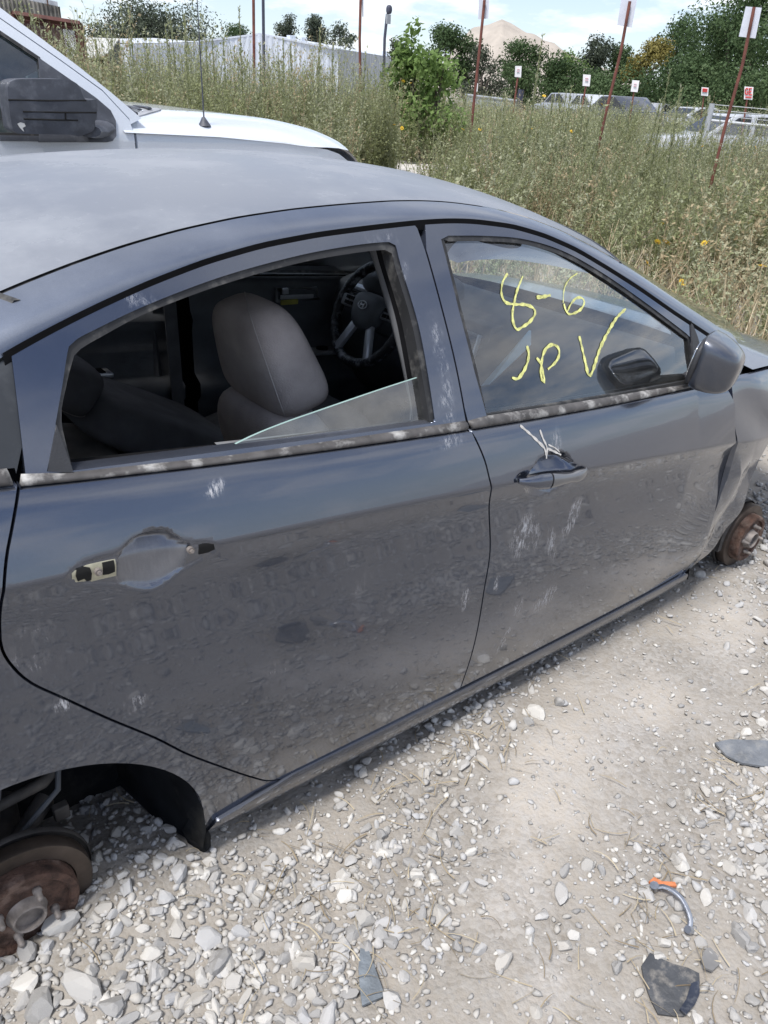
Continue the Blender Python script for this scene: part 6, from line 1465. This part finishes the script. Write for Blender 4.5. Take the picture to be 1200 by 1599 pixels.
# rusty mesh cage
M_rs = M('maroon rusted steel', (.085, .030, .024), .8, var=.4, scale=5)
D = 17; cg = empty('mesh_cage', (pt(80, 60, D)[0], pt(80, 60, D)[1], -.08), 'rust brown steel mesh cage standing in the weeds', 'cage')
tl, tm_, tr_ = pt(20, 22, D), pt(74, 30, D), pt(125, 38, D); 
def bar(name, a, b, r): MB().tube([a, b], r, 4).build(name, M_rs, cg)
down = lambda p: np.array([p[0], p[1], -.1])
for p, nm in ((tl, 'post'), (tm_, 'post'), (tr_, 'post')): bar(nm, p, down(p), .05)
bar('top_rail', tl, tr_, .055); bk = np.array([.5, 1.6, 0]); bar('top_rail', tr_, tr_+bk, .05); bar('post', tr_+bk, down(tr_+bk), .05); bar('top_rail', tl, tl+bk, .05); bar('top_rail', tl+bk, tr_+bk, .05); bar('post', tl+bk, down(tl+bk), .05)
V = []; F = []
for (a, b) in ((tl, tr_), (tl+bk, tr_+bk)):
    for i in range(48):
        t = i/47
        for s in (1, -1):
            p = a+(b-a)*t; L_ = np.linalg.norm((b-a)[:2]); t2 = t+s*(p[2]+.1)*.55/L_; k = min(max(t2, 0), 1); fr = (k-t)/(t2-t+1e-9); q2 = a+(b-a)*k; q2 = np.array([q2[0], q2[1], p[2]-(p[2]+.1)*fr]); o = len(V); dz = np.array([0, 0, .006]); V += [p+dz, p-dz, q2-dz, q2+dz]; F.append((o, o+1, o+2, o+3))
tag(mesh('wire_mesh', np.array(V), F, M_rs, cg), kind='stuff')
# weathered corrugated building far left
D = 40; a, b = pt(-60, -22, D), pt(91, 10, D); hb = empty('old_barn', (b[0], b[1], -.08), 'weathered grey corrugated barn wall with a metal edge behind the mesh cage', 'building')
M_barn = M('streaked old sheet', (.19, .18, .16), .7, var=.45, scale=1.6); corr('wall', a[:2], b[:2], -.2, a[2], b[2], M_barn, hb, 22, .07); v_ = np.array([-(b-a)[1], (b-a)[0]]); v_ = v_/np.linalg.norm(v_)*6; corr('wall', b[:2], b[:2]+v_, -.2, b[2], b[2], M_barn, hb, 20, .07)
mesh('roof_edge', np.array([a+[0, 0, .0], b, b+[0, 0, .16], a+[0, 0, .16], a+[v_[0], v_[1], .3], b+[v_[0], v_[1], .3]]), [(0, 1, 2, 3), (3, 2, 5, 4)], M('pale metal edge', (.45, .47, .5), .4, var=.1), hb)
MB().tube([b+np.array([-.4, 0, 0]), b+np.array([-.42, 0, 1.2])], .03, 6).build('pipe', M_rust, hb)
# poles and signs
M_pole = M('rust brown steel pole', (.16, .055, .040), .75, var=.35, scale=6); M_polb = M('dark blue grey pole', (.05, .055, .085), .6, var=.2); M_signb = M('white sign back', (.66, .68, .76), .5, var=.06); M_signf = M('white sign face', (.78, .77, .78), .5, var=.05); M_pinkp = M('faded pink print', (.66, .42, .46), .6, var=.1); M_redp = M('red sign paint', (.55, .06, .06), .6, var=.1)
def pole(name, pts, D, r, label, group, mat, sign=None, back=True, text=None):
    P = [pt(*p, D) for p in pts]; lo = P[-1]; dv_ = (P[0]-P[-1]); base = P[-1]-dv_*((P[-1][2]+.12)/max(.2, dv_[2])) if dv_[2] > .2 else np.array([lo[0], lo[1], -.1])
    e = empty(name, (base[0], base[1], -.1), label, 'sign' if sign else 'pole', group); MB().tube([base]+P[::-1], r, 8).build('post', mat, e, True)
    if sign:
        Q = [pt(*p, D+(.04 if back else -.05)) for p in sign]; n_ = np.cross(Q[1]-Q[0], Q[2]-Q[0]); n_ /= np.linalg.norm(n_); tt = n_*.006
        o = mesh('sign_plate', np.array(Q+[q_+tt for q_ in Q]), [(0, 1, 2, 3), (7, 6, 5, 4), (0, 4, 5, 1), (1, 5, 6, 2), (2, 6, 7, 3), (3, 7, 4, 0)], M_signb if back else M_signf, e); recalc(o)
        if text:
            c = sum(Q)/4; u = (Q[1]-Q[0]); v = (Q[3]-Q[0]); tow = CAM-c; tow[2] = 0; tow /= np.linalg.norm(tow)
            for st in text:
                mb = MB(); pp = [Q[0]+u*a_+v*b_+tow*.02 for a_, b_ in st]; mb.tube(pp, .012 if text is LINES else .018, 4, True); mb.build('red_letter', M_pinkp if text is LINES else M_redp, o)
    return e
GE = [[(.42, .2), (.25, .12), (.12, .25), (.12, .5), (.25, .62), (.42, .55), (.42, .4), (.3, .4)], [(.85, .12), (.56, .12), (.56, .6), (.88, .6)], [(.56, .36), (.8, .36)], [(.15, .82), (.85, .82)]]
LINES = [[(.3, .3), (.7, .3)], [(.3, .5), (.7, .5)]]
pole('row_sign', [(757, 0), (753, 40), (742, 145)], 14.5, .022, 'white sign back on a rust pole in front of the sand pile', None, M_pole, [(749, -26), (765, -27), (763, 29), (747, 30)])
pole('row_sign', [(984, 2), (970, 80), (945, 182)], 12.5, .020, 'white sign back on a leaning rust pole in front of the loose dark tree', None, M_pole, [(971, -4), (995, 0), (987, 43), (964, 39)])
pole('row_sign', [(1178, 11), (1160, 100), (1132, 200)], 12, .020, 'white sign back on a leaning rust pole in front of the tallest green tree', None, M_pole, [(1165, 10), (1190, 12), (1180, 60), (1154, 57)])
pole('row_sign', [(811, 104), (805, 150)], 30, .03, 'small white sign below the flat topped tree', None, M_pole, [(805, 103), (815, 103), (814, 121), (804, 120)], False, LINES)
pole('row_sign', [(918, 118), (909, 170)], 27, .026, 'small white sign left of the leaning pole with faded red print', None, M_pole, [(911, 116), (923, 117), (921, 135), (910, 134)], False, LINES)
pole('row_sign', [(993, 126), (985, 178)], 27, .022, 'small white sign right of the leaning pole, below the yellowing tree', None, M_pole, [(988, 125), (999, 126), (996, 144), (985, 143)], False, LINES)
pole('row_sign', [(1101, 138), (1096, 178)], 30, .022, 'small sign with a red upper half in front of the dark thicket', None, M_pole, [(1096, 136), (1107, 137), (1106, 150), (1095, 149)], False, [[(.15, .2), (.85, .2)], [(.15, .35), (.85, .35)], [(.15, .5), (.85, .5)]])
pole('row_sign', [(1170, 136), (1164, 175)], 26, .022, 'small white sign reading GE in red', None, M_pole, [(1163, 135), (1177, 136), (1175, 156), (1162, 155)], False, GE)
pole('row_sign', [(745, 130), (741, 150)], 30, .02, 'tiny white sign beside the rust pole at the sand pile', None, M_pole, [(743, 130), (747, 130), (746, 143), (742, 143)], False)
pole('row_sign', [(564, -20), (562, 60), (563, 120)], 20, .03, 'rust pole behind the weeds with its sign turned edge on', None, M_pole, [(565, -15), (568, -14), (568, 26), (566, 26)])
pole('steel_pole', [(396, -20), (397, 90)], 22, .035, 'bare rust brown pole rising in front of the warehouse gable', None, M_pole)
pole('steel_pole', [(411, -20), (412, 62)], 24, .04, 'bare dark blue pole beside the rust pole at the warehouse gable', None, M_polb)
lp = pole('lamp_pole', [(605, 22), (601, 60), (600, 100)], 58, .09, 'utility lamp pole at the far end of the warehouse', None, M_polb)
p = pt(608, 15, 58); MB().tube([pt(605, 22, 58), pt(607, 17, 58)], .05, 6).build('lamp_arm', M_polb, lp); pillow('lamp_head', p, (.18, .18, .25), .8, .8, M_polb, lp); MB().box(pt(607, 30, 57.8), (.3, .1, .5)).build('transformer_box', M_gs, lp)
# fences
M_galv = M('galvanised steel', (.42, .44, .46), .45, metal=.5, var=.12)
D = 36; a, b = pt(728, 148, D), pt(812, 158, D-2); fc = empty('panel_fence', (a[0], a[1], -.1), 'grey panel fence with a dark end post below the sand pile', 'fence')
n = 9
for i in range(n):
    p0 = a+(b-a)*i/n; p1 = a+(b-a)*(i+.92)/n; mesh('fence_panel', np.array([(p0[0], p0[1], -.1), (p1[0], p1[1], -.1), (p1[0], p1[1], p1[2]), (p0[0], p0[1], p0[2])]), [(0, 1, 2, 3)], M('fence sheet', (.33, .36, .38), .6) if i == 0 else bpy.data.materials['fence sheet'], fc)
MB().tube([a, b], .05, 6).build('top_rail', M_galv, fc); MB().box((b[0], b[1], .65), (.16, .16, 1.7)).build('end_post', M_polb, fc)
D = 24; cf_ = empty('chain_link_fence', (pt(1108, 170, D)[0], pt(1108, 170, D)[1], -.1), 'galvanised chain link fence with a stout post beside the far white pickup', 'fence')
p = pt(1112, 165, D); MB().tube([np.array([p[0], p[1], -.1]), p+np.array([0, 0, .05])], .07, 10).build('corner_post', M_galv, cf_, True)
e1, e2 = pt(1112, 188, D), pt(1290, 206, D-1)
MB().tube([e1, e2], .035, 6).build('top_rail', M_galv, cf_)
for t in (.33, .66, 1.0): q_ = e1+(e2-e1)*t; MB().tube([np.array([q_[0], q_[1], -.1]), q_], .03, 6).build('line_post', M_galv, cf_)
for k in range(3):
    o_ = np.array([0, 0, .12+.12*k]); MB().tube([e1+o_, e2+o_], .008, 4).build('barbed_wire', M_galv, cf_)
V = []; F = []
for i in range(90):
    for s in (1, -1):
        t = i/89; p0 = e1+(e2-e1)*t; L_ = np.linalg.norm((e2-e1)[:2]); k_ = min(max(t+s*p0[2]*.8/L_, 0), 1); fr = abs(k_-t)/(p0[2]*.8/L_); q2 = e1+(e2-e1)*k_; q2 = np.array([q2[0], q2[1], p0[2]*(1-fr)]); o = len(V); dz = np.array([0, 0, .004]); V += [p0+dz, p0-dz, q2-dz, q2+dz]; F.append((o, o+1, o+2, o+3))
tag(mesh('wire_mesh', np.array(V), F, M_galv, cf_), kind='stuff')
# far vehicles half hidden in the weeds
def wreck(name, px, py, D, az, prof, wid, label, mat, kind='car'):
    P = pt(px, py, D); e = empty(name, (0, 0, 0), label, kind, 'wrecks across the track'); mb = MB(); n = len(prof)
    body = [(x, z) for x, z in prof]; mb.prism(body, wid, lambda a_, b_, c_: (a_, c_-wid/2, b_)); o = mb.build('body', mat, e, True, bevel=.04)
    return e, P
def car_far(name, px, D, az, kind, label, mat, zoff=-.10):
    P = pt(px, 200, D); e = empty(name, (P[0], P[1], zoff), label, 'truck' if kind == 'truck' else 'car')
    if kind == 'truck': body = [(-2.6, .35), (2.6, .35), (2.62, .75), (2.5, .98), (1.25, 1.08), (.55, 1.10), (-.75, 1.10), (-.8, 1.05), (-2.6, 1.05)]; cab = [(1.35, 1.06), (.55, 1.62), (-.55, 1.65), (-.78, 1.06)]
    elif kind == 'van': body = [(-2.2, .3), (2.2, .3), (2.2, .8), (1.4, 1.0), (-2.2, 1.0)]; cab = [(1.5, .98), (.7, 1.62), (-2.1, 1.66), (-2.18, .98)]
    else: body = [(-2.1, .3), (2.1, .3), (2.15, .6), (1.9, .78), (.9, .90), (-1.2, .92), (-2.0, .88)]; cab = [(1.0, .88), (.3, 1.33), (-.7, 1.36), (-1.5, .90)]
    w_ = 1.8; Mx = np.array(rotz(az))
    def add(nm, poly, w2, mat2, bev): mb = MB(); mb.prism(poly, w2, lambda a_, b_, c_: tuple(np.array([P[0], P[1], zoff])+Mx@np.array([a_, c_-w2/2, b_]))); return mb.build(nm, mat2, e, True, bevel=bev)
    add('body', body, w_, mat, .05); cb_ = add('cab', cab, w_-.2, mat, .05)
    c = np.array(cab); cm = c.mean(0); wn_ = [tuple(cm+(p_-cm)*.80) for p_ in c]
    mid = (wn_[1][0]+wn_[2][0])/2
    def clip(poly, x0, x1):
        pts = dens(poly, .05); pts = pts[(pts[:, 0] >= x0) & (pts[:, 0] <= x1)]; return [tuple(q_) for q_ in pts]
    for x0, x1 in ((-9, mid-.05), (mid+.05, 9)):
        w2 = clip(wn_, x0, x1)
        if len(w2) > 3:
            mb = MB(); mb.prism(w2, w_-.17, lambda a_, b_, c_: tuple(np.array([P[0], P[1], zoff])+Mx@np.array([a_, c_-(w_-.17)/2, b_]))); mb.build('side_window', M_farg, cb_)
    fw = [(c[0]+(c[1]-c[0])*.12), (c[0]+(c[1]-c[0])*.88)]; mb = MB(); hw = w_/2-.2; n_ = np.array([.012, 0, .012]); mb.add([tuple(np.array([P[0], P[1], zoff])+Mx@(np.array([f_[0], y_, f_[1]])+n_)) for f_, y_ in ((fw[0], -hw), (fw[0], hw), (fw[1], hw), (fw[1], -hw))], [(0, 1, 2, 3)]); mb.build('windscreen', M_farg, cb_)
    for wx_ in (1.35, -1.35):
        for sy_ in (-1, 1):
            q0 = np.array([P[0], P[1], zoff])+Mx@np.array([wx_, sy_*(w_/2+.005), .30]); q1 = np.array([P[0], P[1], zoff])+Mx@np.array([wx_, sy_*(w_/2-.2), .30]); MB().tube([q0, q1], .31, 18).build('wheel', M_tyre, e, True)
    return e
M_farg = M('dark far glass', (.03, .035, .045), .15, var=.2); M_fw = paintmat('far white paint', (.48, .50, .53), dust0=.05, metal=0, rough=.4, scuffs=False, updust=.1); M_fd = paintmat('far dark paint', (.05, .055, .07), dust0=.05, metal=.3, scuffs=False, updust=.1); M_fr = paintmat('far silver paint', (.42, .43, .45), dust0=.05, metal=.4, scuffs=False, updust=.1)
car_far('pickup_truck', 1152, 27, R(150), 'truck', 'far white pickup with a dark door opening behind the chain link fence', M_fw, -.45)
car_far('parked_car', 1075, 40, R(160), 'car', 'far white sedan with its bonnet up between the small signs', M_fw, -.15)
car_far('parked_car', 1010, 42, R(20), 'car', 'far silver sedan half hidden behind the weeds below the yellowing tree', M_fr)
car_far('parked_car', 962, 38, R(75), 'car', 'far dark hatchback half hidden behind the weeds by the leaning pole', M_fd, .1)
car_far('parked_car', 922, 41, R(65), 'car', 'far white sedan half hidden behind the weeds left of the leaning pole', M_fw, .1)
car_far('parked_car', 880, 44, R(70), 'car', 'far silver hatchback half hidden behind the weeds beside the panel fence', M_fr, .1)
# raised bonnets leaning among the wrecks
q_ = [pt(1072, 182, 30), pt(1080, 180, 30), pt(1094, 196, 30), pt(1088, 199, 30)]; tag(recalc(mesh('car_bonnet', np.array(q_+[v+np.array([0, .05, -.03]) for v in q_]), [(0, 1, 2, 3), (7, 6, 5, 4), (0, 4, 5, 1), (1, 5, 6, 2), (2, 6, 7, 3), (3, 7, 4, 0)], M_fw)), 'raised white bonnet sticking out of the weeds among the wrecks', 'bonnet')
